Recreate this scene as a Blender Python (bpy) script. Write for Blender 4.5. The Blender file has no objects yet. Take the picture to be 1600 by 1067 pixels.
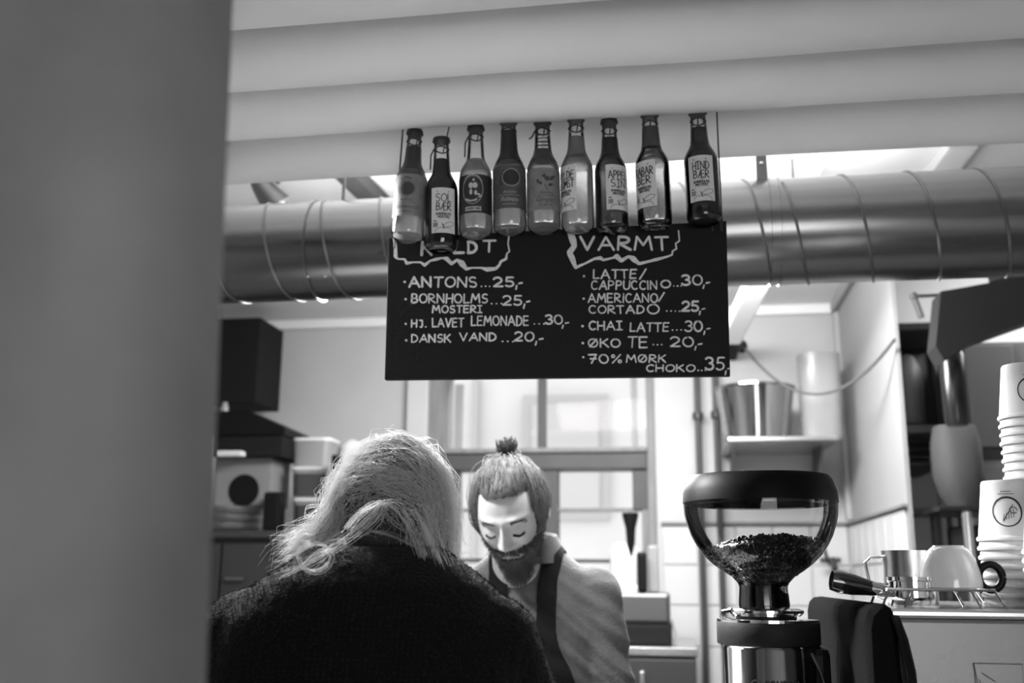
import bpy, bmesh, math, random
import numpy as np
from math import sin, cos, pi, radians, tan, asin, atan2, sqrt
from mathutils import Matrix, Vector, Euler
random.seed(7); rng = np.random.default_rng(7)
S = bpy.context.scene
COL = S.collection

# ---------------------------------------------------------------- camera
PITCH, YAW, ROLL, FPX = radians(13), radians(9), 55/6400, 1600.0
CAM = np.array([0.0, 0.0, 1.45])
_f = np.array([-sin(YAW)*cos(PITCH), cos(YAW)*cos(PITCH), sin(PITCH)])
_r0 = np.array([cos(YAW), sin(YAW), 0.0]); _u0 = np.cross(_r0, _f)
_r = cos(ROLL)*_r0 + sin(ROLL)*_u0; _u = cos(ROLL)*_u0 - sin(ROLL)*_r0
def at(px, py, X=None, Y=None, Z=None):
    """world point seen at a photo pixel, at a known X, Y or Z plane"""
    d = FPX*_f + (px-800)*_r - (py-533.5)*_u
    if Y is not None: t = (Y-CAM[1])/d[1]
    elif X is not None: t = (X-CAM[0])/d[0]
    else: t = (Z-CAM[2])/d[2]
    return CAM + t*d
cam = bpy.data.objects.new('camera', bpy.data.cameras.new('camera')); COL.objects.link(cam)
m = Matrix(((_r[0], _u[0], -_f[0], 0), (_r[1], _u[1], -_f[1], 0), (_r[2], _u[2], -_f[2], 1.45), (0, 0, 0, 1)))
cam.matrix_world = m
cam.data.sensor_width = 36; cam.data.lens = 36; cam.data.clip_start = .02
cam.data.dof.use_dof = True; cam.data.dof.focus_distance = 1.58; cam.data.dof.aperture_fstop = 3.6
S.camera = cam
S.view_settings.view_transform = 'Standard'; S.view_settings.look = 'None'
S.view_settings.gamma = 1; S.view_settings.exposure = .15; S.view_settings.use_curve_mapping = False

# ---------------------------------------------------------------- world and lights
W = bpy.data.worlds.new('sky'); S.world = W; W.use_nodes = True
W.node_tree.nodes['Background'].inputs[0].default_value = (1, 1, 1, 1)
W.node_tree.nodes['Background'].inputs[1].default_value = 1.5
def area(name, loc, target, sx, sy, power, spread=180):
    l = bpy.data.lights.new(name, 'AREA'); l.shape = 'RECTANGLE'; l.size = sx; l.size_y = sy; l.energy = power; l.spread = radians(spread)
    o = bpy.data.objects.new(name, l); COL.objects.link(o); o.location = loc
    o.rotation_euler = (Vector(target)-Vector(loc)).to_track_quat('-Z', 'Y').to_euler(); return o
area('window_daylight', (-.63, 5.7, 3.3), (-.63, 4.0, 1.0), 1.6, 1.0, 90)
area('assumed_side_light', (-.99, 1.91, 2.26), (-.36, 1.72, 1.55), .16, .16, 42, 75)  # assumed key light from the left, added out of view for hair and face
area('assumed_counter_light', (-.36, 2.12, 2.075), (-.38, 2.0, 1.0), .42, .08, 26)  # assumed source behind the board, added for light over the counter
area('rear_rim_light', (-.37, 3.3, 2.27), (-.37, 1.4, 1.55), .9, .14, 120)  # added rim light from behind; no pendant is built here
area('rear_fill_light', (-.15, 3.35, 2.50), (-.2, 4.5, 1.2), 1.2, .25, 58)  # added out of view to brighten the back wall
area('rear_uplight', (-.2, 3.0, 2.44), (-.2, 3.2, 3.0), 1.6, .2, 13)  # added behind the duct to brighten the ceiling
area('side_room_fill', (1.6, 3.9, 2.65), (1.5, 4.5, 1.6), .5, .5, 16)  # added to brighten the side room; no lamp is built here
area('cafe_front_fill', (.6, -1.95, 1.5), (.3, 1.0, 1.6), 2.4, 1.3, 60)  # added soft fill from the viewer's side; the front wall has no window

# ---------------------------------------------------------------- materials
def gl(v): return (v/255.0)**2.2
MATS = {}
def mat(name, v, rough=.6, metal=0, bump=0, bscale=60, var=0, vscale=4, stretch=None, **kw):
    if name in MATS: return MATS[name]
    M = bpy.data.materials.new(name); M.use_nodes = True; nt = M.node_tree; b = nt.nodes['Principled BSDF']
    c = gl(v); b.inputs['Base Color'].default_value = (c, c, c, 1)
    b.inputs['Roughness'].default_value = rough; b.inputs['Metallic'].default_value = metal
    for k, val in kw.items(): b.inputs[k.replace('_', ' ')].default_value = val
    tc = None
    if bump or var:
        tc = nt.nodes.new('ShaderNodeTexCoord'); mp = nt.nodes.new('ShaderNodeMapping'); nt.links.new(tc.outputs['Object'], mp.inputs[0])
        if stretch: mp.inputs['Scale'].default_value = stretch
    if var:
        n = nt.nodes.new('ShaderNodeTexNoise'); n.inputs['Scale'].default_value = vscale; n.inputs['Detail'].default_value = 5
        nt.links.new(mp.outputs[0], n.inputs['Vector'])
        r = nt.nodes.new('ShaderNodeMapRange'); r.inputs[1].default_value = .3; r.inputs[2].default_value = .7
        r.inputs[3].default_value = c*(1-var); r.inputs[4].default_value = c*(1+var); nt.links.new(n.outputs[0], r.inputs[0])
        nt.links.new(r.outputs[0], b.inputs['Base Color'])
    if bump:
        n = nt.nodes.new('ShaderNodeTexNoise'); n.inputs['Scale'].default_value = bscale; n.inputs['Detail'].default_value = 4
        nt.links.new(mp.outputs[0], n.inputs['Vector'])
        bp = nt.nodes.new('ShaderNodeBump'); bp.inputs['Strength'].default_value = bump; bp.inputs['Distance'].default_value = .004
        nt.links.new(n.outputs[0], bp.inputs['Height']); nt.links.new(bp.outputs[0], b.inputs['Normal'])
    MATS[name] = M; return M
def thin(name, tint, gloss=1.0, rough=.03, ior=1.45, base=0.0):
    """thin clear sheet: tinted transparency with a fresnel reflection"""
    if name in MATS: return MATS[name]
    M = bpy.data.materials.new(name); M.use_nodes = True; nt = M.node_tree; nt.nodes.clear()
    o = nt.nodes.new('ShaderNodeOutputMaterial'); t = nt.nodes.new('ShaderNodeBsdfTransparent'); t.inputs[0].default_value = (tint,)*3+(1,)
    g = nt.nodes.new('ShaderNodeBsdfGlossy'); g.inputs['Roughness'].default_value = rough; g.inputs[0].default_value = (gloss,)*3+(1,)
    fr = nt.nodes.new('ShaderNodeFresnel'); fr.inputs[0].default_value = ior
    ad = nt.nodes.new('ShaderNodeMath'); ad.operation = 'ADD'; ad.inputs[1].default_value = base; nt.links.new(fr.outputs[0], ad.inputs[0])
    mx = nt.nodes.new('ShaderNodeMixShader'); nt.links.new(ad.outputs[0], mx.inputs[0]); nt.links.new(t.outputs[0], mx.inputs[1]); nt.links.new(g.outputs[0], mx.inputs[2])
    nt.links.new(mx.outputs[0], o.inputs[0]); MATS[name] = M; return M
def milky(name, v, tr=.5):
    """translucent plastic or hair: diffuse plus translucent"""
    if name in MATS: return MATS[name]
    M = bpy.data.materials.new(name); M.use_nodes = True; nt = M.node_tree; nt.nodes.clear(); c = gl(v)
    o = nt.nodes.new('ShaderNodeOutputMaterial'); d = nt.nodes.new('ShaderNodeBsdfDiffuse'); t = nt.nodes.new('ShaderNodeBsdfTranslucent')
    g = nt.nodes.new('ShaderNodeBsdfGlossy'); g.inputs['Roughness'].default_value = .35
    for x in (d, t, g): x.inputs[0].default_value = (c, c, c, 1)
    mx = nt.nodes.new('ShaderNodeMixShader'); mx.inputs[0].default_value = tr; nt.links.new(d.outputs[0], mx.inputs[1]); nt.links.new(t.outputs[0], mx.inputs[2])
    m2 = nt.nodes.new('ShaderNodeMixShader'); m2.inputs[0].default_value = .15; nt.links.new(mx.outputs[0], m2.inputs[1]); nt.links.new(g.outputs[0], m2.inputs[2])
    nt.links.new(m2.outputs[0], o.inputs[0]); MATS[name] = M; return M
PLASTER = mat('painted_plaster', 178, .85, bump=.25, bscale=18, var=.06, vscale=2)
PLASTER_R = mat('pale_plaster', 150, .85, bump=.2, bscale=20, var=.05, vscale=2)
CEIL = mat('white_ceiling_paint', 228, .9, bump=.1)
PIPEW = mat('white_pipe_paint', 200, .75, bump=.25, bscale=30, var=.05, vscale=3)
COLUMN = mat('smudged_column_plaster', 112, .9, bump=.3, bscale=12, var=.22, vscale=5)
FLOORM = mat('worn_floor_boards', 90, .6, bump=.2, var=.2, vscale=3, stretch=(1, 12, 1))
DUCT = mat('galvanised_steel', 122, .24, .97, bump=.03, bscale=60, var=.10, vscale=10, stretch=(.15, 6, 6))
SEAM = mat('dull_seam_steel', 105, .4, .9)
BLACKB = mat('blackboard_paint', 34, .9, Specular_IOR_Level=.15, bump=.15, bscale=120)
CHALK = mat('chalk', 205, .95, bump=.6, bscale=500, var=.25, vscale=400)
TILE = mat('glazed_tile', 188, .3, bump=.05, bscale=8)
GROUT = mat('tile_grout', 120, .9)
FRAMEM = mat('window_paint', 118, .7, var=.15, vscale=14, stretch=(3, 3, .4), bump=.2)
FRAME_SHADED = mat('window_paint_shaded', 66, .6, var=.1, vscale=8)  # backlit darkness of the bars put into a darker frame colour
DARKP = mat('black_plastic', 24, .45, Specular_IOR_Level=.12)
DARKM = mat('matte_black', 28, .8, Specular_IOR_Level=.2)
RUBBER = mat('black_rubber', 26, .6, Specular_IOR_Level=.2, bump=.1, bscale=200)
LEATHER = mat('black_grained_panel', 26, 1, Specular_IOR_Level=.0, bump=.35, bscale=350)
STEEL = mat('brushed_steel', 190, .26, 1, bump=.05, bscale=120, stretch=(1, 1, 14))
STEELH = mat('satin_steel', 112, .38, 1, bump=.1, bscale=150, stretch=(1, 1, 20))
CHROME = mat('chrome', 225, .07, 1)
WHITEC = mat('white_china', 208, .15, Coat_Weight=.5)
PAPERC = mat('white_paper_cup', 200, .7, bump=.05)
PAPER = mat('paper', 205, .8)
LABELP = mat('cream_label_paper', 190, .7)
LABELG = mat('grey_label_paper', 112, .7, var=.2, vscale=60)
LABELD = mat('dark_label_paper', 66, .6, var=.25, vscale=60)
INK = mat('black_ink', 30, .7)
GREYINK = mat('grey_ink', 55, .7)
GLASS = thin('clear_glass', .97)
PANE = thin('window_glass', .97, rough=.0, ior=1.08)
HOPPER = thin('smoked_plastic', .76, gloss=.8, rough=.05, ior=1.22, base=.015)
LIDG = thin('lid_smoked_plastic', .45, rough=.05, ior=1.5, base=.02)
TUBM = milky('frosted_plastic', 185, .5)
WOOL = mat('black_boucle_wool', 19, .95, bump=.9, bscale=260, Specular_IOR_Level=.1, Sheen_Weight=.05, Sheen_Roughness=.4)
FUZZ = milky('wool_fuzz', 58, .4)
SHIRT = mat('grey_denim_shirt', 62, .95, bump=.6, bscale=170, var=.16, vscale=22, Sheen_Weight=.05)
APRON = mat('black_apron_cloth', 24, .9, Specular_IOR_Level=.05, bump=.2, bscale=300)
SKIN = mat('skin', 132, .5, bump=.06, bscale=180, var=.04, vscale=20, Subsurface_Weight=.08, Subsurface_Radius=(.01, .01, .01))
LIP = mat('lip_skin', 100, .5)
BROWN = milky('brown_hair', 62, .2)
BEARD = milky('beard_hair', 72, .25)
BLOND = milky('blond_hair', 215, .6)
BLONDD = mat('hair_undercoat', 40, .9, bump=.8, bscale=150)
TROUSER = mat('dark_trousers', 36, .9)
BEAN = mat('roasted_beans', 38, .38)
CORD = mat('dark_cord', 45, .9)
WOODD = mat('dark_wood', 48, .5, bump=.1, var=.1, vscale=6, stretch=(1, 1, 8))
OUTW = mat('pale_outside_render', 212, .9, var=.06, vscale=1.5)

# ---------------------------------------------------------------- mesh helpers
class MB:
    def __init__(s): s.v = []; s.f = []
    def add(s, vs, fs):
        o = len(s.v); s.v += [tuple(map(float, p)) for p in vs]; s.f += [tuple(i+o for i in f) for f in fs]; return s
    def box(s, c, size, M=None):
        hx, hy, hz = [a/2 for a in size]
        vs = [Vector((x*hx, y*hy, z*hz)) for z in (-1, 1) for y in (-1, 1) for x in (-1, 1)]
        if M is not None: vs = [M @ p for p in vs]
        return s.add([p+Vector(c) for p in vs], [(0, 2, 3, 1), (4, 5, 7, 6), (0, 1, 5, 4), (2, 6, 7, 3), (0, 4, 6, 2), (1, 3, 7, 5)])
    def bb(s, x0, x1, y0, y1, z0, z1): return s.box(((x0+x1)/2, (y0+y1)/2, (z0+z1)/2), (x1-x0, y1-y0, z1-z0))
    def tube(s, pts, r, n=10, cap=True, flat=1.0):
        pts = [Vector(p) for p in pts]; K = len(pts); rr = r if hasattr(r, '__len__') else [r]*K
        t = [(pts[min(i+1, K-1)]-pts[max(i-1, 0)]).normalized() for i in range(K)]
        a = t[0].cross(Vector((0, 0, 1)));  a = a if a.length > .1 else t[0].cross(Vector((1, 0, 0))); a.normalize()
        vs = []; fs = []
        for i in range(K):
            a = (a - t[i]*a.dot(t[i])).normalized(); b = t[i].cross(a)
            for j in range(n):
                q = 2*pi*j/n; vs.append(pts[i]+a*(cos(q)*rr[i])+b*(sin(q)*rr[i]*flat))
        for i in range(K-1):
            for j in range(n): k = (j+1) % n; fs.append((i*n+j, i*n+k, (i+1)*n+k, (i+1)*n+j))
        if cap: fs.append(tuple(range(n-1, -1, -1))); fs.append(tuple(range((K-1)*n, K*n)))
        return s.add(vs, fs)
    def lathe(s, prof, c=(0, 0, 0), n=40, M=None, cap=True):
        vs = []; fs = []; K = len(prof)
        for r, z in prof:
            for j in range(n):
                q = 2*pi*j/n; p = Vector((r*cos(q), r*sin(q), z)); p = M @ p if M is not None else p; vs.append(p+Vector(c))
        for i in range(K-1):
            for j in range(n): k = (j+1) % n; fs.append((i*n+j, i*n+k, (i+1)*n+k, (i+1)*n+j))
        if cap:
            if prof[0][0] > 1e-6: fs.append(tuple(range(n-1, -1, -1)))
            if prof[-1][0] > 1e-6: fs.append(tuple(range((K-1)*n, K*n)))
        return s.add(vs, fs)
    def loft(s, rings, n=36, cap=True):
        """rings: (cx, cy, cz, rx, ry, power) horizontal super-ellipses"""
        vs = []; fs = []; K = len(rings)
        for cx, cy, cz, rx, ry, pw in rings:
            for j in range(n):
                q = 2*pi*j/n; c, d = cos(q), sin(q)
                vs.append((cx+rx*math.copysign(abs(c)**(2/pw), c), cy+ry*math.copysign(abs(d)**(2/pw), d), cz))
        for i in range(K-1):
            for j in range(n): k = (j+1) % n; fs.append((i*n+j, i*n+k, (i+1)*n+k, (i+1)*n+j))
        if cap: fs.append(tuple(range(n-1, -1, -1))); fs.append(tuple(range((K-1)*n, K*n)))
        return s.add(vs, fs)
    def ell(s, c, r, M=None, n=16, k=10):
        prof = [(max(1e-7, sin(pi*i/k)), -cos(pi*i/k)) for i in range(k+1)]
        vs = []; fs = []
        for pr, z in prof:
            for j in range(n):
                q = 2*pi*j/n; p = Vector((pr*cos(q)*r[0], pr*sin(q)*r[1], z*r[2])); p = M @ p if M is not None else p; vs.append(p+Vector(c))
        for i in range(k):
            for j in range(n): e = (j+1) % n; fs.append((i*n+j, i*n+e, (i+1)*n+e, (i+1)*n+j))
        return s.add(vs, fs)
    def build(s, name, m, parent=None, smooth=True, bevel=0, ang=40):
        me = bpy.data.meshes.new(name); me.from_pydata(s.v, [], s.f); me.update()
        if bevel:
            bm = bmesh.new(); bm.from_mesh(me); bmesh.ops.remove_doubles(bm, verts=bm.verts, dist=1e-6)
            es = [e for e in bm.edges if len(e.link_faces) == 2 and e.calc_face_angle(0) > .7]
            bmesh.ops.bevel(bm, geom=es, offset=bevel, segments=2, affect='EDGES', profile=.6, clamp_overlap=True); bm.to_mesh(me); bm.free()
        return link(name, me, m, parent, smooth, ang)
def link(name, me, m, parent=None, smooth=True, ang=40):
    if m is not None and not me.materials: me.materials.append(m)
    if smooth and len(me.polygons):
        me.polygons.foreach_set('use_smooth', [True]*len(me.polygons))
        try: me.set_sharp_from_angle(angle=radians(ang))
        except Exception: pass
    o = bpy.data.objects.new(name, me); COL.objects.link(o)
    if parent is not None:
        o.parent = parent; o.matrix_parent_inverse = Matrix.Identity(4)
        L = WM[parent.name] if parent.name in WM else Matrix.Identity(4)
        o.matrix_basis = L.inverted()
        WM[o.name] = Matrix.Identity(4)
    else: WM[o.name] = Matrix.Identity(4)
    return o
WM = {}
def tag(o, label=None, cat=None, group=None, kind=None):
    if label: o['label'] = label
    if cat: o['category'] = cat
    if group: o['group'] = group
    if kind: o['kind'] = kind
    return o
def thing(name, loc, label, cat, group=None):
    o = bpy.data.objects.new(name, None); COL.objects.link(o); o.empty_display_size = .05; o.location = tuple(map(float, loc))
    WM[o.name] = Matrix.Translation(o.location); return tag(o, label, cat, group)
def struct(o): o['kind'] = 'structure'; return o
def copy_tree(o, parent=None):
    c = o.copy(); COL.objects.link(c)
    if parent is not None: c.parent = parent; c.matrix_parent_inverse = Matrix.Identity(4)
    for ch in list(o.children): copy_tree(ch, c)
    return c
def strands(name, P, rad, m, parent=None, taper=.35):
    """P: N x K x 3 polylines -> one mesh of three-sided tubes"""
    P = np.asarray(P, float); N, K, _ = P.shape
    T = np.empty_like(P); T[:, 1:-1] = P[:, 2:]-P[:, :-2]; T[:, 0] = P[:, 1]-P[:, 0]; T[:, -1] = P[:, -1]-P[:, -2]
    T /= np.linalg.norm(T, axis=2, keepdims=True)+1e-12
    ref = np.array([.31, .87, .38]); A = np.cross(T, ref); A /= np.linalg.norm(A, axis=2, keepdims=True)+1e-9; B = np.cross(T, A)
    rr = (np.asarray(rad) if np.ndim(rad) else np.full(N, rad))[:, None]*np.linspace(1, taper, K)[None, :]
    V = np.empty((N, K, 3, 3))
    for j in range(3): V[:, :, j] = P+(A*cos(2*pi*j/3)+B*sin(2*pi*j/3))*rr[..., None]
    V = V.reshape(-1, 3)
    n0 = np.arange(N)[:, None, None]*K*3; k0 = np.arange(K-1)[None, :, None]*3; j0 = np.arange(3)[None, None, :]; j1 = (j0+1) % 3
    b = n0+k0
    F = np.stack([b+j0, b+j1, b+3+j1, b+3+j0], -1).reshape(-1, 4)
    me = bpy.data.meshes.new(name); me.vertices.add(len(V)); me.vertices.foreach_set('co', V.ravel())
    me.loops.add(F.size); me.loops.foreach_set('vertex_index', F.ravel().astype(np.int32)); me.polygons.add(len(F))
    me.polygons.foreach_set('loop_start', np.arange(0, F.size, 4, dtype=np.int32)); me.update(calc_edges=True)
    me.polygons.foreach_set('use_smooth', [True]*len(F))
    o = link(name, me, m, parent, False); o['kind'] = 'stuff'; return o
def remesh(mb, voxel, smooth=6, disp=None):
    """fuse overlapping closed shells into ONE continuous surface"""
    me = bpy.data.meshes.new('tmp'); me.from_pydata(mb.v, [], mb.f); me.update()
    o = bpy.data.objects.new('tmp', me); COL.objects.link(o)
    md = o.modifiers.new('r', 'REMESH'); md.mode = 'VOXEL'; md.voxel_size = voxel; md.use_smooth_shade = True
    if smooth: s = o.modifiers.new('s', 'SMOOTH'); s.iterations = smooth; s.factor = .5
    dg = bpy.context.evaluated_depsgraph_get(); r = bpy.data.meshes.new_from_object(o.evaluated_get(dg))
    bpy.data.objects.remove(o); bpy.data.meshes.remove(me)
    return r
def shell(me, mask, off, name, m, parent, both=False):
    """a garment: the masked faces of a body surface lifted off it and given thickness"""
    n = len(me.vertices); co = np.empty(n*3); me.vertices.foreach_get('co', co); co = co.reshape(-1, 3)
    no = np.empty(n*3); me.vertices.foreach_get('normal', no); no = no.reshape(-1, 3)
    keep = mask(co); fs = []
    for p in me.polygons:
        if all(keep[i] for i in p.vertices): fs.append(tuple(p.vertices))
    used = sorted({i for f in fs for i in f}); mp = {a: b for b, a in enumerate(used)}
    o = off(co) if callable(off) else np.full(n, off)
    out = (co+no*o[:, None])[used]; inn = (co+no*(o[:, None]*.2))[used]
    k = len(used); F = [tuple(mp[i] for i in f) for f in fs]
    V0 = co.copy(); ed0 = {}
    for f in fs:
        for a, b in zip(f, f[1:]+f[:1]): ed0[(a, b)] = 1
    nb_ = {}
    for (a, b) in ed0:
        if (b, a) not in ed0: nb_.setdefault(a, []).append(b); nb_.setdefault(b, []).append(a)
    for _ in range(14):
        new = {a: co[a]*.4+.6*np.mean([co[b] for b in q], 0) for a, q in nb_.items()}
        for a, p_ in new.items(): co[a] = p_
    out = (co+no*o[:, None])[used]; inn = (co+no*(o[:, None]*.2))[used]
    ed = {}
    for f in F:
        for a, b in zip(f, f[1:]+f[:1]): ed[(a, b)] = 1
    bd = [(a, b) for (a, b) in ed if (b, a) not in ed]
    allF = F+[tuple(i+k for i in reversed(f)) for f in F]+[(b, a, a+k, b+k) for a, b in bd]
    mm = bpy.data.meshes.new(name); mm.from_pydata(np.vstack([out, inn]).tolist(), [], allF); mm.update()
    return link(name, mm, m, parent, True, 60)

# ---------------------------------------------------------------- hand-lettering
def arc(cx, cy, rx, ry, a0, a1, n=10): return [(cx+rx*cos(radians(a0+(a1-a0)*i/n)), cy+ry*sin(radians(a0+(a1-a0)*i/n))) for i in range(n+1)]
G = {
 'A': (.8, [[(0, 0), (.42, 1), (.8, 0)], [(.16, .36), (.66, .36)]]),
 'B': (.62, [[(0, 0), (.05, 1)], [(.05, 1)]+arc(.25, .76, .3, .24, 90, -90, 6)+[(.03, .5)], [(.03, .52)]+arc(.28, .27, .34, .25, 90, -90, 6)+[(0, 0)]]),
 'C': (.65, [arc(.38, .5, .36, .5, 50, 310, 10)]),
 'D': (.68, [[(.03, 0), (.05, 1)], [(.03, 1)]+arc(.15, .5, .52, .5, 85, -85, 9)+[(0, 0)]]),
 'E': (.6, [[(.55, .02), (0, 0), (.03, 1), (.58, 1)], [(.02, .52), (.5, .54)]]),
 'F': (.55, [[(0, 0), (.03, 1), (.55, 1)], [(.02, .52), (.45, .54)]]),
 'G': (.7, [arc(.38, .5, .36, .5, 50, 340, 10)+[(.72, .42), (.42, .42)]]),
 'H': (.66, [[(0, 0), (.03, 1)], [(.63, 0), (.66, 1)], [(.02, .5), (.65, .52)]]),
 'I': (.5, [[(.25, 0), (.25, 1)], [(0, 1), (.5, 1)], [(0, 0), (.5, 0)]]),
 'i': (.12, [[(.06, 0), (.06, .78)], [(.06, .93), (.06, .99)]]), 'l': (.1, [[(.05, 0), (.05, 1)]]),
 'J': (.4, [[(.1, .95), (.4, .95), (.38, .2), (.28, 0), (.1, .04)]]),
 'K': (.66, [[(0, 0), (.03, 1)], [(.62, 1), (.04, .45)], [(.2, .58), (.66, 0)]]),
 'L': (.52, [[(.04, 1), (0, 0), (.52, .03)]]),
 'M': (.9, [[(0, 0), (.12, 1), (.45, .35), (.76, 1), (.9, 0)]]),
 'N': (.7, [[(0, 0), (.03, 1), (.66, 0), (.7, 1)]]),
 'O': (.76, [arc(.38, .5, .38, .5, 90, 450, 14)]),
 'P': (.6, [[(0, 0), (.04, 1)], [(.04, 1)]+arc(.24, .73, .34, .27, 90, -90, 7)+[(.02, .46)]]),
 'R': (.66, [[(0, 0), (.04, 1)], [(.04, 1)]+arc(.24, .75, .34, .25, 90, -90, 7)+[(.04, .5), (.66, 0)]]),
 'S': (.58, [arc(.3, .75, .26, .25, 40, 250, 8)+arc(.28, .26, .28, .26, 80, -140, 8)]),
 'T': (.66, [[(.33, 0), (.33, 1)], [(0, .98), (.68, 1)]]),
 'U': (.66, [[(0, 1)]+arc(.32, .3, .31, .3, 180, 360, 8)+[(.66, 1)]]),
 'V': (.72, [[(0, 1), (.34, 0), (.72, 1)]]),
 'W': (.95, [[(0, 1), (.22, 0), (.48, .7), (.72, 0), (.95, 1)]]),
 'Y': (.66, [[(0, 1), (.33, .48), (.66, 1)], [(.33, .48), (.33, 0)]]),
 'Z': (.6, [[(0, 1), (.58, 1), (0, 0), (.6, 0)]]),
 'Æ': (1.0, [[(0, 0), (.5, 1), (1, 1)], [(.5, 1), (.52, 0), (1, 0)], [(.16, .36), (.52, .36)], [(.52, .52), (.9, .54)]]),
 'Ø': (.78, [arc(.38, .5, .38, .5, 90, 450, 14), [(.1, .05), (.68, .95)]]),
 '0': (.7, [arc(.35, .5, .35, .5, 90, 450, 14)]),
 '2': (.62, [arc(.3, .7, .29, .3, 160, -40, 8)+[(0, .02), (.62, .02)]]),
 '3': (.6, [arc(.28, .76, .28, .24, 150, -80, 8)+arc(.28, .27, .32, .27, 85, -150, 8)]),
 '5': (.6, [[(.58, 1), (.12, 1), (.07, .56)]+arc(.26, .3, .32, .3, 110, -140, 9)]),
 '7': (.62, [[(0, .98), (.6, 1), (.2, 0)], [(.12, .5), (.58, .52)]]),
 '%': (.8, [[(.1, 0), (.72, 1)], arc(.14, .8, .12, .15, 0, 360, 8), arc(.68, .2, .12, .15, 0, 360, 8)]),
 '/': (.45, [[(0, 0), (.42, 1.05)]]), ',': (.15, [[(.12, .12), (.02, -.2)]]), '.': (.1, [[(.03, .03), (.08, .03)]]),
 '-': (.35, [[(0, .32), (.35, .38)]]), ' ': (.4, [])}
def write(mb, text, x0, y0, x1, y1, wd, fn, gap=.2, jit=.03):
    """lettering filling a box (x0,y0)-(x1,y1), y up; fn maps (x, y) to a point on the surface"""
    tot = sum(G[c][0] for c in text)+gap*(len(text)-1); sx = (x1-x0)/tot; h = y1-y0; cx = 0
    for c in text:
        w, st = G[c]; dy = random.uniform(-jit, jit)*h*.5; k = random.uniform(-jit, jit)*2
        for s in st: ribbon(mb, [(x0+(cx+px+k*py)*sx, y0+dy+py*h) for px, py in s], wd, fn)
        cx += w+gap
OFF = [0.0]
def ribbon(mb, pts, wd, fn):
    n = len(pts); ws = wd if hasattr(wd, '__len__') else [wd*random.uniform(.85, 1.15)]*n
    for i in range(n-1):
        OFF[0] = (i % 3)*.00006
        (ax, ay), (bx, by) = pts[i], pts[i+1]; L = math.hypot(bx-ax, by-ay) or 1e-9; nx, ny = -(by-ay)/L, (bx-ax)/L
        steps = max(1, int(L/(abs(ws[i])*3+1e-9)/2)) if L > 0 else 1; steps = min(steps, 6); o = []
        for k in range(steps+1):
            t = k/steps; w = (ws[i]*(1-t)+ws[i+1]*t)/2; px, py = ax+(bx-ax)*t, ay+(by-ay)*t
            o += [fn(px+nx*w, py+ny*w), fn(px-nx*w, py-ny*w)]
        mb.add(o, [(2*k, 2*k+1, 2*k+3, 2*k+2) for k in range(steps)])
    for i in range(n):
        OFF[0] = .0002+(i % 2)*.00006; x, y = pts[i]; w = ws[i]/2; mb.add([fn(x+w*cos(q*pi/3), y+w*sin(q*pi/3)) for q in range(6)], [(0, 1, 2, 3, 4, 5)])
def font_mesh(text, size, shear=0):
    c = bpy.data.curves.new('f', 'FONT'); c.body = text; c.size = size; c.shear = shear; c.align_x = 'CENTER'; c.resolution_u = 3
    o = bpy.data.objects.new('f', c); COL.objects.link(o); dg = bpy.context.evaluated_depsgraph_get()
    me = bpy.data.meshes.new_from_object(o.evaluated_get(dg)); v = [tuple(p.co) for p in me.vertices]; f = [tuple(p.vertices) for p in me.polygons]
    bpy.data.objects.remove(o); bpy.data.curves.remove(c); bpy.data.meshes.remove(me); return v, f

# ================================================================ THE SETTING
CZ = 2.76; XL = -2.35; XR = .80
def wallbox(name, x0, x1, y0, y1, z0, z1, m): return struct(MB().bb(x0, x1, y0, y1, z0, z1).build(name, m, None, False))
wallbox('floor', -2.6, 3.2, -2.2, 5.3, -.1, 0, FLOORM)
wallbox('ceiling', -2.6, 3.2, -2.2, 5.3, CZ, CZ+.1, CEIL)
wallbox('wall_left', XL-.15, XL, -2.0, 5.0, 0, CZ, PLASTER)
wallbox('wall_front', -2.5, 3.1, -2.15, -2.0, 0, CZ, PLASTER)
wallbox('wall_cafe_side', 2.9, 3.05, -2.0, 5.0, 0, CZ, PLASTER)
# back wall round the window opening
WX0, WX1, WZ0, WZ1 = -1.21, -.085, 1.02, 2.52
mb = MB(); mb.bb(-2.5, WX0, 5.0, 5.25, 0, CZ); mb.bb(WX1, XR+.02, 5.0, 5.25, 0, CZ); mb.bb(WX0, WX1, 5.0, 5.25, 0, WZ0); mb.bb(WX0, WX1, 5.0, 5.25, WZ1, CZ)
wall_back = struct(mb.build('wall_back', PLASTER, None, False))
# right wall with the opening to the next room
OY0, OY1, OZ1 = 1.9, 3.76, 2.335
mb = MB(); mb.bb(XR, XR+.015, OY1, 5.0, 0, CZ)
wall_right = struct(mb.build('wall_right', PLASTER_R, None, False))
struct(MB().bb(XR+.015, 2.9, 4.55, 4.7, 0, CZ).build('wall_side_room', PLASTER, None, False)); side_wall = bpy.data.objects['wall_side_room']
struct(MB().bb(-2.35, -.65+1.44, 4.965, 5.0, CZ-.05, CZ).build('trim_1', CEIL, None, False, bevel=.01))
struct(MB().bb(XR-.03, XR, OY1, 5.0, CZ-.05, CZ).build('trim_2', mat('trim_grey', 150, .8), None, False, bevel=.008))
struct(MB().bb(-1.318, WX0-.0, 4.95, 5.0, 0, CZ-.05).build('trim_3', mat('pilaster_paint', 182, .8), None, False, bevel=.006))
struct(MB().bb(.775, .80, 4.9, 4.96, 1.72, CZ-.06).build('trim_4', mat('conduit_paint', 165, .7), None, True, bevel=.006))
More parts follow.
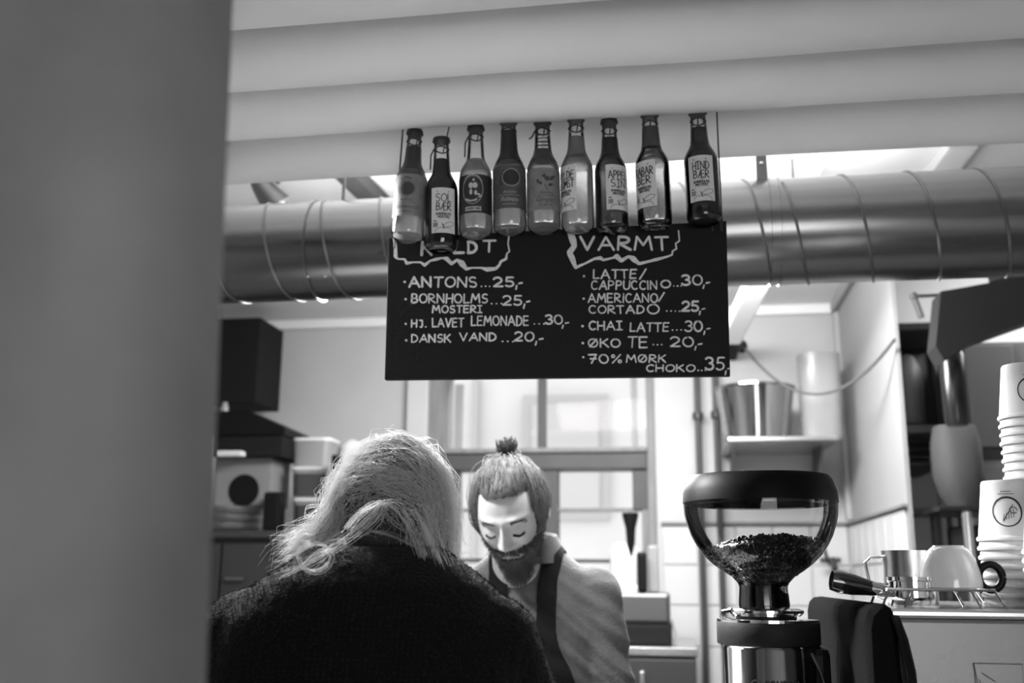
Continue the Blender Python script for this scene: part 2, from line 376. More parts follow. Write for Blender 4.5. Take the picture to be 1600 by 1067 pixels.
# tiles: each one a piece of its wall
def tiles(parent, origin, ax, n_x, n_z, w, h, depth_dir, gap=.005):
    t = MB(); wv = Vector(ax)*(w-gap); dv = Vector(depth_dir)*.007; o = Vector((0, 0, 0)); zv = Vector((0, 0, h-gap))
    b = .0025*2
    f0 = [o, wv, wv+zv, zv]; ins = [Vector(ax)*b+Vector((0, 0, b)), wv-Vector(ax)*b+Vector((0, 0, b)), wv+zv-Vector(ax)*b-Vector((0, 0, b)), zv+Vector(ax)*b-Vector((0, 0, b))]
    vs = [p for p in f0]+[p+dv for p in ins]
    fs = [(4, 5, 6, 7)]+[(i, (i+1) % 4, 4+(i+1) % 4, 4+i) for i in range(4)]
    t.add(vs, fs); me = bpy.data.meshes.new('tile'); me.from_pydata(t.v, [], t.f); me.update(); me.materials.append(TILE)
    for i in range(n_x):
        for k in range(n_z):
            q = bpy.data.objects.new('tile', me); COL.objects.link(q); q.parent = parent
            p = Vector(origin)+Vector(ax)*(i*w)+Vector((0, 0, -(k+1)*h))
            q.location = p; q.rotation_euler = (random.uniform(-.004, .004), random.uniform(-.002, .002), random.uniform(-.004, .004))
tiles(wall_back, (-.06, 4.998, 1.702), (1, 0, 0), 5, 5, .171, .1845, (0, -1, 0))
tiles(wall_right, (XR-.002, 3.79, 1.702), (0, 1, 0), 7, 5, .171, .1845, (-1, 0, 0))
tiles(side_wall, (.92, 4.548, 1.93), (1, 0, 0), 7, 7, .171, .1845, (0, -1, 0))
struct(MB().bb(-.065, XR, 4.975, 5.0, 1.702, 1.715).build('trim_5', GROUT, None, False))
struct(MB().bb(XR-.02, XR, OY1, 4.97, 1.702, 1.712).build('trim_6', GROUT, None, False))
# window
def wz(py, px=850): return float(at(px, py, Y=5.02)[2])
def wx(px, py=705): return float(at(px, py, Y=5.02)[0])
win = struct(MB().bb(WX0, WX0+.08, 4.98, 5.2, WZ0, WZ1).bb(WX1-.04, WX1, 4.98, 5.2, WZ0, WZ1).bb(WX0+.08, WX1-.04, 4.98, 5.2, WZ1-.05, WZ1).build('window_1', FRAMEM, None, False, bevel=.006))
def wpart(name, x0, x1, y0, y1, z0, z1, m, bev=.004): return MB().bb(x0, x1, y0, y1, z0, z1).build(name, m, win, False, bevel=bev)
ix0, ix1 = WX0+.08, WX1-.04
wpart('window_sill', WX0-.05, WX1+.05, 4.86, 5.2, WZ0-.03, WZ0, FRAMEM)
zt, zb = wz(706), wz(736)
wpart('transom', ix0, ix1, 4.96, 5.10, zb, zt-.012, FRAME_SHADED, .01); wpart('transom_ledge', ix0, ix1, 4.94, 5.10, zt-.012, zt+.012, FRAMEM, .006)
mx0, mx1 = wx(841), wx(853)
wpart('mullion', mx0, mx1, 4.985, 5.06, zt+.012, WZ1-.05, FRAME_SHADED)
cx0, cx1 = wx(826, 800), wx(873, 800)
wpart('centre_post', cx0, cx1, 4.975, 5.08, WZ0, zb, FRAME_SHADED, .008)
wpart('sash_stile', ix0, wx(719, 780), 4.985, 5.06, WZ0, zb, FRAME_SHADED); wpart('sash_stile', wx(989, 780), ix1, 4.985, 5.06, wz(797), zb, FRAME_SHADED)
wpart('sash_stile', ix1-.03, ix1, 4.985, 5.06, WZ0, wz(797), FRAMEM)
for py in (797, 876, 950): wpart('glazing_bar', ix0+.01, ix1-.005, 5.0, 5.04, wz(py)-.009, wz(py)+.009, FRAMEM if py == 797 else FRAME_SHADED, .003)
wpart('curtain_strip', ix0+.03, ix0+.075, 5.08, 5.10, zt, WZ1-.1, mat('frame_streak', 150, .8))
wpart('sash_stile', ix1-.075, ix1-.045, 5.06, 5.09, zt, WZ1-.05, mat('frame_streak', 150, .8))
MB().bb(ix0, ix1, 5.025, 5.029, WZ0, WZ1-.05).build('glass_pane', PANE, win, False)
# pale building across the yard
b = thing('outside_building', (-1.2, 8.2, 0), 'pale rendered building seen washed out through the window', 'building')
MB().bb(-4.5, 2.5, 8.2, 8.6, 0, 6).build('outside_wall', OUTW, b, False)
MB().bb(-1.62, -1.56, 8.12, 8.2, 0, 3.05).build('downpipe', mat('outside_grey', 180, .8), b, False, bevel=.02)
for x in (-1.2, .2):
    fr = MB().bb(x, x+.7, 8.14, 8.2, 1.9, 2.9).build('window_surround', mat('outside_grey', 180, .8), b, False)
    MB().bb(x+.08, x+.62, 8.12, 8.14, 1.98, 2.82).build('pane', mat('outside_pane', 190, .4), fr, False)
# foreground pillar, hard left
p0 = at(322, 1067, Y=.60); p1 = at(364, 0, Y=.60); mb = MB(); vs = []
slope = (p1[0]-p0[0])/(p1[2]-p0[2])
prof = [(-1.1, .5), (-.06, .5), (-.035, .505), (-.012, .53), (-.002, .57), (0, .60), (-.01, .61), (-1.1, .61)]
for z in (0.0, CZ):
    for x, y in prof: vs.append((x+p0[0]+slope*(z-p0[2]), y, z))
n = len(prof); mb.add(vs, [(i, (i+1) % n, n+(i+1) % n, n+i) for i in range(n)]+[tuple(range(n-1, -1, -1)), tuple(range(n, 2*n))])
struct(mb.build('wall_pillar', COLUMN, None, True))
struct(MB().bb(.8, 2.9, -.2, .0, 0, CZ).build('wall_partition', PLASTER, None, False))

# ================================================================ CEILING PIPES AND DUCT
RP = .095; ZP = 2.393
labs = ['white painted ceiling pipe just behind the necks of the hanging bottles', 'white painted ceiling pipe crossing in front of the bottle caps, second lowest in view',
        'broad white painted ceiling pipe above the one that hides the bottle caps', 'white painted ceiling pipe cut by the top edge of the picture', 'white painted ceiling pipe nearest the viewer overhead']
for yc, lb in zip((2.0, 1.774, 1.573, 1.366, 1.16), labs):
    t = thing('ceiling_pipe', (0, yc, ZP), lb, 'pipe', 'white ceiling pipes')
    mb = MB(); K = 60; pts = [(-2.34+i*(3.1+2.1)/K, yc+.0012*sin(i*.9+yc*9), ZP+.0015*sin(i*.55+yc*5)) for i in range(K+1)]
    mb.tube(pts, RP, 56); mb.build('pipe_body', PIPEW, t)
    for x in (-1.9, 2.3):
        MB().bb(x-.015, x+.015, yc-.012, yc+.012, ZP+RP-.01, CZ).build('hanger', SEAM, t, False)
DY = 2.42
dz = [(float(at(px, a, Y=DY)[2])+float(at(px, b_, Y=DY)[2]))/2 for px, a, b_ in ((700, 305, 472), (1300, 270, 442))]
DZ = sum(dz)/2; DR = .128
duct = thing('ventilation_duct', (0, DY, DZ), 'galvanised spiral ventilation duct running across behind the menu board', 'duct')
MB().tube([(-2.34+i*.2, DY, DZ) for i in range(27)], DR, 72).build('duct_body', DUCT, duct)
def ductx(px, py): return float(at(px, py, Y=DY-.05)[0])
pitch = ductx(1515, 257)-ductx(1410, 262)
def helix(name, x_top, x_min, x_max):
    # seam passes the top of the duct (towards the viewer side going right-down) at x_top
    pts = []; k0 = int((x_min-x_top)/pitch*48)-1; k1 = int((x_max-x_top)/pitch*48)+1
    for k in range(k0, k1+1):
        x = x_top+k/48*pitch
        if x < x_min or x > x_max: continue
        a = 2*pi*k/48; pts.append((x, DY-sin(a)*(DR+.0005), DZ+cos(a)*(DR+.0005)))
    MB().tube(pts, .0035, 6).build(name, SEAM, duct)
helix('spiral_seam', ductx(1410, 262), ductx(1212, 300)+.01, 2.6)
helix('spiral_seam', ductx(495, 318)+.01, -2.3, ductx(1212, 300)-.02)
def collar(px, w):
    x = ductx(px, 380); mb = MB()
    for dx in (0, w): mb.lathe([(DR-.002, -.004), (DR+.003, -.003), (DR+.003, .003), (DR-.002, .004)], (x+dx, DY, DZ), 72, Matrix.Rotation(pi/2, 3, 'Y'), cap=False)
    mb.lathe([(DR-.001, 0), (DR+.0012, .001), (DR+.0012, w-.001), (DR-.001, w)], (x, DY, DZ), 72, Matrix.Rotation(pi/2, 3, 'Y'), cap=False)
    return mb.build('coupling_collar', DUCT, duct)
collar(1205, .022)
x = ductx(490, 400); MB().lathe([(DR-.002, -.004), (DR+.004, -.002), (DR+.004, .002), (DR-.002, .004)], (x, DY, DZ), 72, Matrix.Rotation(pi/2, 3, 'Y'), cap=False).build('coupling_collar', SEAM, duct)
for px in (476, 503):
    p = at(px, 442, Y=DY-DR*.85); a = atan2(DZ-p[2], DY-p[1]); MB().ell((p[0], DY-cos(a)*(DR+.001), DZ-sin(a)*(DR+.001)), (.004, .004, .004), n=10, k=6).build('rivet', CHROME, duct)
p = at(592, 395, Y=DY-DR); MB().tube([(p[0]-.006, DY-DR-.001, p[2]-.004), (p[0]+.006, DY-DR-.001, p[2]+.003)], .0014, 6).build('wire_end', CORD, duct)
x = ductx(1191, 260); s = MB().bb(x-.013, x+.013, DY-.035, DY-.031, DZ+DR-.012, CZ).build('hanger_strap', SEAM, duct, False)
pb = at(1192, 256, Y=DY-.033); MB().ell((x, DY-.037, pb[2]), (.005, .004, .005), n=10, k=6).build('bolt', CHROME, s)
x = ductx(527, 300); MB().tube([(x, DY, DZ+DR-.005), (x, DY, CZ)], .005, 8).build('hanger_rod', SEAM, duct)
# things over the duct
def bar(name, pA, pB, w, h, m, label, cat):
    A, B = Vector(pA), Vector(pB); d = (B-A).normalized(); s_ = d.cross(Vector((0, 0, 1))).normalized(); u_ = s_.cross(d); vs = []
    for q in (A, B):
        for a, c in ((-1, -1), (1, -1), (1, 1), (-1, 1)): vs.append(q+s_*(a*w/2)+u_*(c*h/2))
    o = MB().add(vs, [(0, 1, 2, 3), (7, 6, 5, 4), (0, 4, 5, 1), (1, 5, 6, 2), (2, 6, 7, 3), (3, 7, 4, 0)]).build(name, m, None, False, bevel=min(w, h)*.15)
    return tag(o, label, cat)
def cz_at(px, py, drop=.0): return at(px, py, Z=CZ-drop)
a_, b_ = cz_at(535, 262, .03), cz_at(610, 335, .03)
bar('ceiling_strut', a_, b_, .075, .05, mat('dark_strut', 62, .6), 'dark strut on the ceiling above the duct, left of the bottles', 'strut')
tl = thing('spot_lamp', at(425, 300, Y=2.75), 'steel lamp reflector poking out above the left end of the duct', 'lamp')
q = at(418, 302, Y=2.75); M_ = Matrix.Rotation(radians(-38), 3, 'Y') @ Matrix.Rotation(radians(20), 3, 'X')
MB().lathe([(.048, -.05), (.047, -.045), (.03, .03), (.024, .05), (.01, .055)], q, 32, M_).build('lamp_shade', STEELH, tl)
MB().ell(Vector(q)+M_ @ Vector((0, 0, -.045)), (.026, .026, .02)).build('lamp_bulb', WHITEC, tl)
MB().tube([q+np.array([.03, 0, .03]), (q[0]+.05, q[1], CZ)], .008, 8).build('lamp_arm', STEELH, tl)
for i, (pa, pb_, w, lb) in enumerate((((1290, 225), (1225, 345), .05, 'white ceiling batten nearer the hanger strap over the duct'), ((1505, 222), (1445, 300), .09, 'white ceiling batten farther right over the duct'))):
    bar('ceiling_batten', cz_at(*pa, .02), cz_at(*pb_, .02), w, .04, mat('batten_white', 205, .8), lb, 'batten')
bar('light_tube', at(1196, 415, Y=3.55), at(1140, 530, Y=4.2), .085, .05, mat('tube_diffuser', 232, .5), 'white sloping tube light housing beside the right edge of the menu board', 'light')
# unseen tray, added to carry the lights for ceiling and back wall
tr = thing('added_strip_light', (-.2, 3.15, 2.5), 'long unseen strip light added behind the duct', 'light')
MB().bb(-1.0, .5, 3.06, 3.24, 2.455, 2.49).build('tray', PIPEW, tr, False, bevel=.005)
for x in (-.9, .4): MB().tube([(x, 3.15, 2.49), (x, 3.15, CZ)], .004, 6).build('drop_rod', SEAM, tr)
sp_ = thing('spot_lamp', (-.99, 1.91, 2.3), 'small black spot lamp, added unseen behind the foreground pillar', 'lamp')  # unseen housing added for the assumed side key light
MB().lathe([(.06, -.03), (.065, -.03), (.07, .02), (.03, .06), (.001, .062)], (-1.005, 1.91, 2.28), 28, Matrix.Rotation(radians(38), 3, 'Y')).build('lamp_shade', DARKM, sp_)
MB().tube([(-1.03, 1.91, 2.33), (-1.03, 1.887, 2.40), (-1.03, 1.887, CZ)], .006, 8).build('lamp_arm', DARKM, sp_)
# assumed lamp, added unseen behind the board to light the counter
lp = thing('assumed_pendant_lamp', (-.42, 2.12, 2.09), 'assumed small black pendant lamp, unseen behind the menu board', 'lamp')
MB().bb(-.51, -.33, 2.06, 2.18, 2.08, 2.10).build('lamp_shade', DARKP, lp, False, bevel=.004)
MB().tube([(-.42, 2.12, 2.10), (-.42, 2.135, 2.30), (-.42, 2.14, CZ)], .003, 6).build('lamp_cord', CORD, lp)

# ================================================================ MENU BOARD
BY = 1.85
def bp(px, py): return at(px, py, Y=BY-.0006-OFF[0])
TL_, TR_, BR_, BL_ = at(607, 372, Y=BY), at(1135, 345, Y=BY), at(1141, 587, Y=BY), at(600.5, 593, Y=BY)
board = thing('menu_board', ((TL_[0]+TR_[0])/2, BY, BR_[2]), 'black menu board with chalk lettering hanging below the row of bottles', 'menu board')
vs = [p for p in (TL_, TR_, BR_, BL_)]; vs = [Vector(p) for p in vs]; vs += [p+Vector((0, .014, 0)) for p in vs]
MB().add(vs, [(0, 3, 2, 1), (4, 5, 6, 7), (0, 1, 5, 4), (1, 2, 6, 5), (2, 3, 7, 6), (3, 0, 4, 7)]).build('board_panel', BLACKB, board, False, bevel=.0015)
def chalk_line(words, o, name='chalk_text'):
    mb = MB(); ox, oy = o
    for w in words:
        t, x0, x1, yt, yb = w[:5]; wd = w[5] if len(w) > 5 else 2.3
        X0, X1, Yt, Yb = ox+x0*.2343, ox+x1*.2343, oy+yt*.2343, oy+yb*.2343
        if t == '*': ribbon(mb, [(X0, -Yt), (X0+.6, -Yt-.3)], 3.6, lambda x, y: bp(x, -y)); continue
        if t.strip('.,-'): Yt += wd*.45; Yb -= wd*.45
        write(mb, t, X0, -Yb, X1, -Yt, wd, lambda x, y: bp(x, -y), gap=.22 if '.' not in t else .35)
    return mb.build(name, CHALK, board, False)
Lo, Ro = (595, 350), (870, 350)
chalk_line([('K', 272, 338, 115, 215, 4), ('O', 375, 440, 112, 195, 4), ('L', 490, 552, 105, 200, 4), ('D', 582, 640, 112, 200, 4), ('T', 682, 760, 103, 192, 4)], Lo)
chalk_line([('*', 158, 158, 385, 0), ('ANTONS', 190, 640, 348, 425, 3), ('...', 668, 728, 350, 417), ('25', 755, 888, 350, 422, 3), (',-', 900, 942, 345, 420, 2.6)], Lo)
chalk_line([('*', 165, 165, 500, 0), ('BORNHOLMS', 205, 710, 462, 530, 2.5), ('...', 735, 808, 470, 532), ('25', 815, 940, 472, 545, 3), (',-', 952, 992, 465, 545, 2.6)], Lo)
chalk_line([('MOSTERI', 345, 675, 540, 595, 2.2)], Lo)
chalk_line([('*', 165, 165, 665, 0), ('HJ.', 205, 302, 635, 692, 2.4), ('LAVET', 345, 552, 625, 690, 2.2), ('LEMONADE', 605, 985, 610, 680, 2.2), ('...', 1020, 1092, 600, 668), ('30', 1100, 1212, 602, 672, 2.8)], Lo)
chalk_line([('*', 168, 168, 775, 0), ('DANSK', 205, 465, 732, 792, 2.4), ('VAND', 528, 768, 722, 782, 2.4), ('...', 808, 885, 720, 785), ('20', 892, 1018, 715, 785, 2.9), (',-', 1030, 1080, 720, 792, 2.6)], Lo)
chalk_line([('VARMT', 160, 745, 78, 180, 4)], Ro)
chalk_line([(',-', 35, 77, 620, 682, 2.4)], Ro)
chalk_line([('*', 180, 180, 347, 0), ('LATTE', 245, 530, 300, 367, 2.4), ('/', 553, 595, 298, 370)], Ro)
chalk_line([('CAPPUCCiN', 230, 668, 375, 440, 2.3), ('O', 695, 757, 370, 430, 2.8), ('...', 778, 832, 340, 415), ('30', 835, 970, 335, 412, 3), (',-', 975, 1018, 345, 415, 2.5)], Ro)
chalk_line([('*', 178, 178, 497, 0), ('AMERiCANO', 210, 672, 460, 526, 2.2), ('/', 680, 716, 457, 520, 2.2)], Ro)
chalk_line([('CORTAD', 215, 580, 540, 600, 2.4), ('O', 605, 682, 530, 602, 2.4), ('....', 730, 822, 510, 583), ('25', 835, 945, 510, 585, 3), (',-', 950, 988, 520, 590, 2.5)], Ro)
chalk_line([('*', 170, 170, 680, 0), ('CHAI', 215, 435, 645, 710, 2.4), ('LATTE', 490, 745, 655, 720, 2.4), ('...', 768, 832, 640, 708), ('30', 855, 970, 642, 722, 3), (',-', 980, 1022, 650, 722, 2.5)], Ro)
chalk_line([('*', 172, 172, 793, 0), ('ØKO', 212, 422, 762, 825, 2.4), ('TE', 472, 606, 748, 828, 2.4), ('...', 640, 702, 735, 807), ('20', 760, 912, 748, 822, 2.8), (',-', 920, 968, 752, 825, 2.5)], Ro)
chalk_line([('*', 175, 175, 887, 0), ('70%', 215, 430, 865, 932, 2.6), ('MØRK', 465, 725, 868, 926, 2.4)], Ro)
chalk_line([('CHOKO', 597, 920, 934, 988, 2.6), ('...', 940, 992, 905, 978), ('35', 992, 1115, 885, 978, 3), (',-', 1122, 1157, 915, 990, 2.5)], Ro)
def outline(pts, o):
    mb = MB(); P = [(o[0]+x*.2343, -(o[1]+y*.2343)) for x, y, w in pts]; ribbon(mb, P, [w for *_, w in pts], lambda x, y: bp(x, -y)); mb.build('chalk_outline', CHALK, board, False)
outline([(88, 95, 4), (98, 150, 5), (98, 215, 6), (110, 232, 2.5), (160, 235, 3), (172, 262, 5), (215, 255, 2.5), (265, 255, 3), (292, 274, 5), (330, 245, 3), (370, 235, 5), (410, 226, 2.5), (440, 232, 7), (472, 265, 5), (510, 238, 4), (540, 262, 10), (570, 300, 5), (610, 292, 2.5), (670, 292, 3), (710, 303, 7), (765, 298, 5), (790, 275, 4), (800, 250, 4), (835, 232, 4), (842, 195, 2.5), (858, 182, 2.5), (848, 130, 2.2), (856, 75, 2.2)], Lo)
outline([(92, 62, 10), (108, 110, 11), (118, 145, 8), (85, 190, 9), (105, 235, 9), (125, 290, 5), (185, 265, 3), (250, 232, 4), (290, 226, 6), (310, 240, 4), (375, 225, 3), (400, 215, 8), (430, 245, 6), (480, 215, 4), (510, 232, 9), (548, 265, 5), (610, 250, 4), (670, 235, 5), (735, 218, 3), (768, 205, 3), (772, 180, 2.5), (798, 165, 2.5), (792, 130, 2.2), (818, 112, 2.2), (812, 45, 2.2)], Ro)
for px, py in ((617, 372), (1128, 346)):
    p = at(px, py, Y=BY); t = MB().tube([(p[0], BY-.002, p[2]-.02), (p[0], BY-.002, p[2]+.003), (p[0], 1.887, 2.39), (p[0], 1.887, CZ)], .0017, 6); t.build('hanging_cord', CORD, board)
for px in (1113, 1127):
    p = at(px, 350, Y=BY-.004); MB().tube([(p[0], BY-.003, p[2]-.012), (p[0]-.001, BY-.002, p[2]+.012)], .0022, 6).build('cord_knot', CORD, board)

# ================================================================ BOTTLES
CAPM = mat('crown_cap', 70, .35, .8)
def liquid_mat(name, v, tr, trans=.0):
    if name in MATS: return MATS[name]
    M = bpy.data.materials.new(name); M.use_nodes = True; b = M.node_tree.nodes['Principled BSDF']; c = gl(v)
    b.inputs['Base Color'].default_value = (c, c, c, 1); b.inputs['Roughness'].default_value = .04; b.inputs['IOR'].default_value = 1.34
    b.inputs['Transmission Weight'].default_value = tr
    if v > 190:   # pale drinks: translucency added so the bottle shoulders glow
        nt = M.node_tree; t_ = nt.nodes.new('ShaderNodeBsdfTranslucent'); t_.inputs[0].default_value = (.9, .9, .9, 1); mx = nt.nodes.new('ShaderNodeMixShader'); mx.inputs[0].default_value = .22
        o_ = nt.nodes['Material Output']; nt.links.new(b.outputs[0], mx.inputs[1]); nt.links.new(t_.outputs[0], mx.inputs[2]); nt.links.new(mx.outputs[0], o_.inputs[0])
    MATS[name] = M; return M
BOT = [  # cx, base py, tilt, body px width, liquid level fraction, liquid grey, transmission, label kind, label centre deg, label text, label
 (636, 374, 2.0, 50, .80, 196, 1, 'round', 0, None, 'clear bottle with a dark fruit label, first from the left in the hanging row'),
 (690, 391, -1.0, 52, .83, 42, .3, 'must', 20, ('SOL', 'BÆR'), 'dark juice bottle with a cream label reading SOL BÆR'),
 (743, 368, -1.0, 52, .70, 200, 1, 'emblem', 2, None, 'clear water bottle with a black emblem label, third from the left'),
 (797, 363, -1.0, 52, .80, 194, 1, 'round2', 8, None, 'bottle with a dark label showing a large round fruit, fourth from the left'),
 (850, 360, -1.0, 52, .72, 198, 1, 'ginger', 12, None, 'bottle with a leafy grey Ginger label, fifth from the left'),
 (903, 360, -.5, 51, .79, 205, 1, 'must', -42, ('HYLDE', 'BLOMST'), 'pale bottle with a cream label reading BLOMST, turned to the left'),
 (957, 361, -1.0, 51, .79, 95, .9, 'must', 30, ('APPEL', 'SIN'), 'dark orange drink bottle with a cream label reading APPEL SIN'),
 (1024, 355, -1.5, 54, .87, 165, 1, 'must', -32, ('RABAR', 'BER'), 'bottle with a cream label reading RABAR BER, second from the right'),
 (1101, 348, -1.5, 54, .86, 36, .25, 'must', -4, ('HIND', 'BÆR'), 'dark juice bottle with a cream label reading HIND BÆR, rightmost of the row')]
BH = .217
def prof_at(z, R):
    P = [(0, .80*R), (.004, .93*R), (.010, R), (.119, R), (.126, .97*R), (.134, .88*R), (.141, .76*R), (.148, .64*R), (.155, .56*R), (.165, .52*R), (.185, .485*R), (.204, .455*R), (.217, .45*R)]
    for (a, ra), (b_, rb) in zip(P, P[1:]):
        if z <= b_: return ra+(rb-ra)*(z-a)/(b_-a)
    return P[-1][1]
ZS = [0, .002, .004, .007, .010, .03, .06, .09, .112, .116, .12, .125, .13, .136, .142, .146, .15, .154, .158, .167, .176, .184, .192, .204, .210, .217]
for i, (cx, by, tilt, w, lvl, lv, tr_, kind, la, txt, lab) in enumerate(BOT):
    Yb = 1.812; base = at(cx, by, Y=Yb); depth = np.dot(base-CAM, _f); R = w/2/FPX*depth
    TT = Matrix.Translation(Vector(base)) @ Matrix.Rotation(radians(tilt), 4, 'Y') @ Matrix.Rotation(radians(2 if i % 2 else -1), 4, 'X')
    t = thing('bottle', base, lab, 'bottle', 'drink bottles hung in a row above the menu board')
    def TW(mb_): mb_.v = [tuple(TT @ Vector(p)) for p in mb_.v]; return mb_
    TW(MB().lathe([(.55*R, .003)]+[(prof_at(z, R), z) for z in ZS]+[(.45*R+.0015, BH+.001), (.45*R+.0015, BH+.006), (.45*R, BH+.007)], n=40, cap=True)).build('bottle_glass', GLASS, t)
    zl = BH*lvl+.0*R; zz = [z for z in ZS if .003 < z < zl]+[zl]
    TW(MB().lathe([(.7*R, .0045)]+[(prof_at(z, R)-.0022, z) for z in zz if z > .0046]+[(.0001, zl)], n=36)).build('drink', liquid_mat('drink_%d_%d' % (lv, int(tr_*10)), lv, tr_), t)
    cp = TW(MB().lathe([(.45*R+.0025, BH+.0), (.45*R+.0035, BH+.001), (.45*R+.002, BH+.0075), (.0001, BH+.009)], n=28)); cp.build('cap', CAPM, t)
    NB = {0: (.136, .188, 52), 3: (.136, .200, 40), 4: (.136, .160, 58), 5: (.142, .182, 92), 6: (.146, .184, 38), 7: (.152, .194, 62)}.get(i)  # opaque bands added to imitate the dark refraction in the filled necks
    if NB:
        za = [NB[0]+(NB[1]-NB[0])*k_/8 for k_ in range(9)]; TW(MB().lathe([(prof_at(z_, R)+.0004, z_) for z_ in za], n=36, cap=False)).build('neck_dark_band', mat('neck_dark_band_%d' % NB[2], NB[2], .4, Specular_IOR_Level=.3), t)
    # cord round the neck, up between the pipes
    nk = TT @ Vector((0, 0, .202)); mb = MB(); ring = [nk+Vector((cos(q)*(.0145), sin(q)*.0145, .001*sin(3*q))) for q in [2*pi*k/18 for k in range(19)]]
    mb.tube(ring, .0014, 6); mb.tube([nk+Vector((0, .0145, 0)), Vector((nk.x+.002, 1.886, 2.375)), Vector((nk.x+.002, 1.887, CZ))], .0013, 6)
    if i in (1, 2, 4): mb.tube([nk+Vector((-.014, -.004, 0)), nk+Vector((-.02, -.003, -.012)), nk+Vector((-.026 if i == 4 else -.021, 0, -.014 if i == 4 else -.04))], .0014, 6)
    mb.build('hanging_cord', CORD, t)
    if i in (3, 4):
        mb = MB(); hx = [TT @ Vector((cos(k*.6)*(.0145), sin(k*.6)*.0145, .162+k*.0007)) for k in range(40)]; mb.tube(hx, .0009, 5); mb.build('cord_winding', CORD, t)
    # label: (u, v) in metres -> bottle surface
    z0l, lw, lh = (.031, .047, .089) if kind == 'must' else (.030, R*2*2.6, .084)
    if i == 1: z0l = .025
    if kind == 'emblem': z0l, lh = .034, .078
    if kind[:5] == 'round': z0l = .038
    def surf(off):
        return lambda u, v: TT @ Vector((sin(radians(la)+u/R)*(R+off), -cos(radians(la)+u/R)*(R+off), z0l+v))
    lm = {'must': LABELP, 'round': LABELG, 'round2': LABELD, 'emblem': mat('black_label', 38, .6), 'ginger': LABELG}[kind]
    fs = surf(.0006); mb = MB(); NU, NV = (14 if kind == 'must' else 40), 2; vv = [fs(-lw/2+lw*a/NU, lh*b_/NV) for b_ in range(NV+1) for a in range(NU+1)]
    mb.add(vv, [(b_*(NU+1)+a, b_*(NU+1)+a+1, (b_+1)*(NU+1)+a+1, (b_+1)*(NU+1)+a) for b_ in range(NV) for a in range(NU)]); lo = mb.build('label', lm, t)
    fi = surf(.0010); mb = MB(); ml = MB()
    if kind == 'must':
        ribbon(mb, [(-.012, .0815), (.010, .0815)], .0022, fi)
        L1, L2 = txt; f1 = 1.0 if len(L1) > 4 else .8
        write(mb, L1, -.0185*f1, .0615, .0185*f1, .0765, .0019, fi, .2); write(mb, L2, -.0185*(1 if len(L2) > 4 else .75), .0445, .0185*(1 if len(L2) > 4 else .75), .0590, .0019, fi, .2)
        ribbon(mb, [(-.003, .0415), (.002, .0415)], .0008, fi)
        write(mb, 'BORNHOLMS', -.014, .035, .014, .0392, .0011, fi, .2); write(mb, 'MOSTERI', -.011, .029, .011, .0335, .0011, fi, .2)
        for k in range(4): ribbon(mb, [(-.0195, .0125+k*.0022), (-.0115, .0125+k*.0022)], .0013, fi)
        write(mb, 'ØKO', -.019, .0225, -.0135, .0245, .0006, fi)
        ribbon(mb, [(-.0165, .0012)]+[(-.0165+.002, .006), (-.011, .0092), (-.004, .0100), (.0005, .0085), (.006, .0100), (.013, .0085), (.0165, .004), (.017, .0012)], .0009, fi)
        ribbon(mb, [(.0002, .0085), (-.001, .013), (-.0025, .0175)], .0018, fi)
        ribbon(mb, [(-.001, .013), (.004, .0185), (.012, .0225), (.020, .0215), (.0185, .016), (.012, .0125), (.004, .0115), (-.001, .013)], .0009, fi)
        mb.build('label_print', INK, lo)
    elif kind in ('round', 'round2'):
        cxr, cyr, rr_ = (.002, .054, .0135) if kind == 'round' else (.004, .060, .0150)
        for h_ in range(5): mb.add([fi(cxr+rr_*g_*cos(q*pi/14), cyr+rr_*g_*sin(q*pi/14)) for g_ in (h_/5, (h_+1)/5) for q in range(28)], [(k, (k+1) % 28, 28+(k+1) % 28, 28+k) for k in range(28)])
        ribbon(mb, [(-.014, .045), (-.017, .055), (-.012, .066), (-.004, .070)], .002, fi); ribbon(mb, [(-.012, .073), (-.002, .078), (.008, .074)], .002, fi)
        ribbon(ml, arc(cxr, cyr, rr_+.002, rr_+.002, 0, 360, 28), .0014, fi)
        v, f = font_mesh('Antons', .0085, .3); ml_ = ml if kind == 'round2' else mb; ml_.add([fi(p[0], .0290+p[1]) for p in v], f)
        v, f = font_mesh('Æblemost' if kind == 'round' else 'Rabapp', .0115, .25); ml_.add([fi(p[0], .0140+p[1]) for p in v], f)
        ribbon(ml_, [(-.020, .0255), (.020, .0255)], .0006, fi); write(ml_, 'ØKOLOGISK', -.012, .006, .012, .009, .0007, fi) if False else ribbon(ml_, [(-.013, .0075), (.013, .0075)], .0012, fi)
        mb.build('label_print', GREYINK if kind == 'round' else INK, lo); ml.build('label_print', mat('pale_grey_ink', 140, .7) if kind == 'round2' else mat('mid_grey_ink', 96, .7), lo)
    elif kind == 'ginger':
        for k in range(11):
            a = random.uniform(0, 6.28); x0, y0 = random.uniform(-.017, .018), random.uniform(.048, .072)
            ribbon(mb, [(x0, y0), (x0+.004*cos(a), y0+.004*sin(a)), (x0+.008*cos(a+.4), y0+.006*sin(a+.4))], [.002, .0060, .002], fi)
        ribbon(mb, [(.0, .050), (.002, .043), (.007, .038)], .0012, fi)
        v, f = font_mesh('Antons', .0085, .3); mb.add([fi(p[0]+.003, .0310+p[1]) for p in v], f)
        v, f = font_mesh('Ginger', .0125, .15); mb.add([fi(p[0], .0160+p[1]) for p in v], f)
        ribbon(mb, [(-.021, .0280), (.022, .0280)], .0006, fi); ribbon(mb, [(-.010, .0095), (.012, .0095)], .0014, fi)
        mb.build('label_print', GREYINK, lo)
    else:
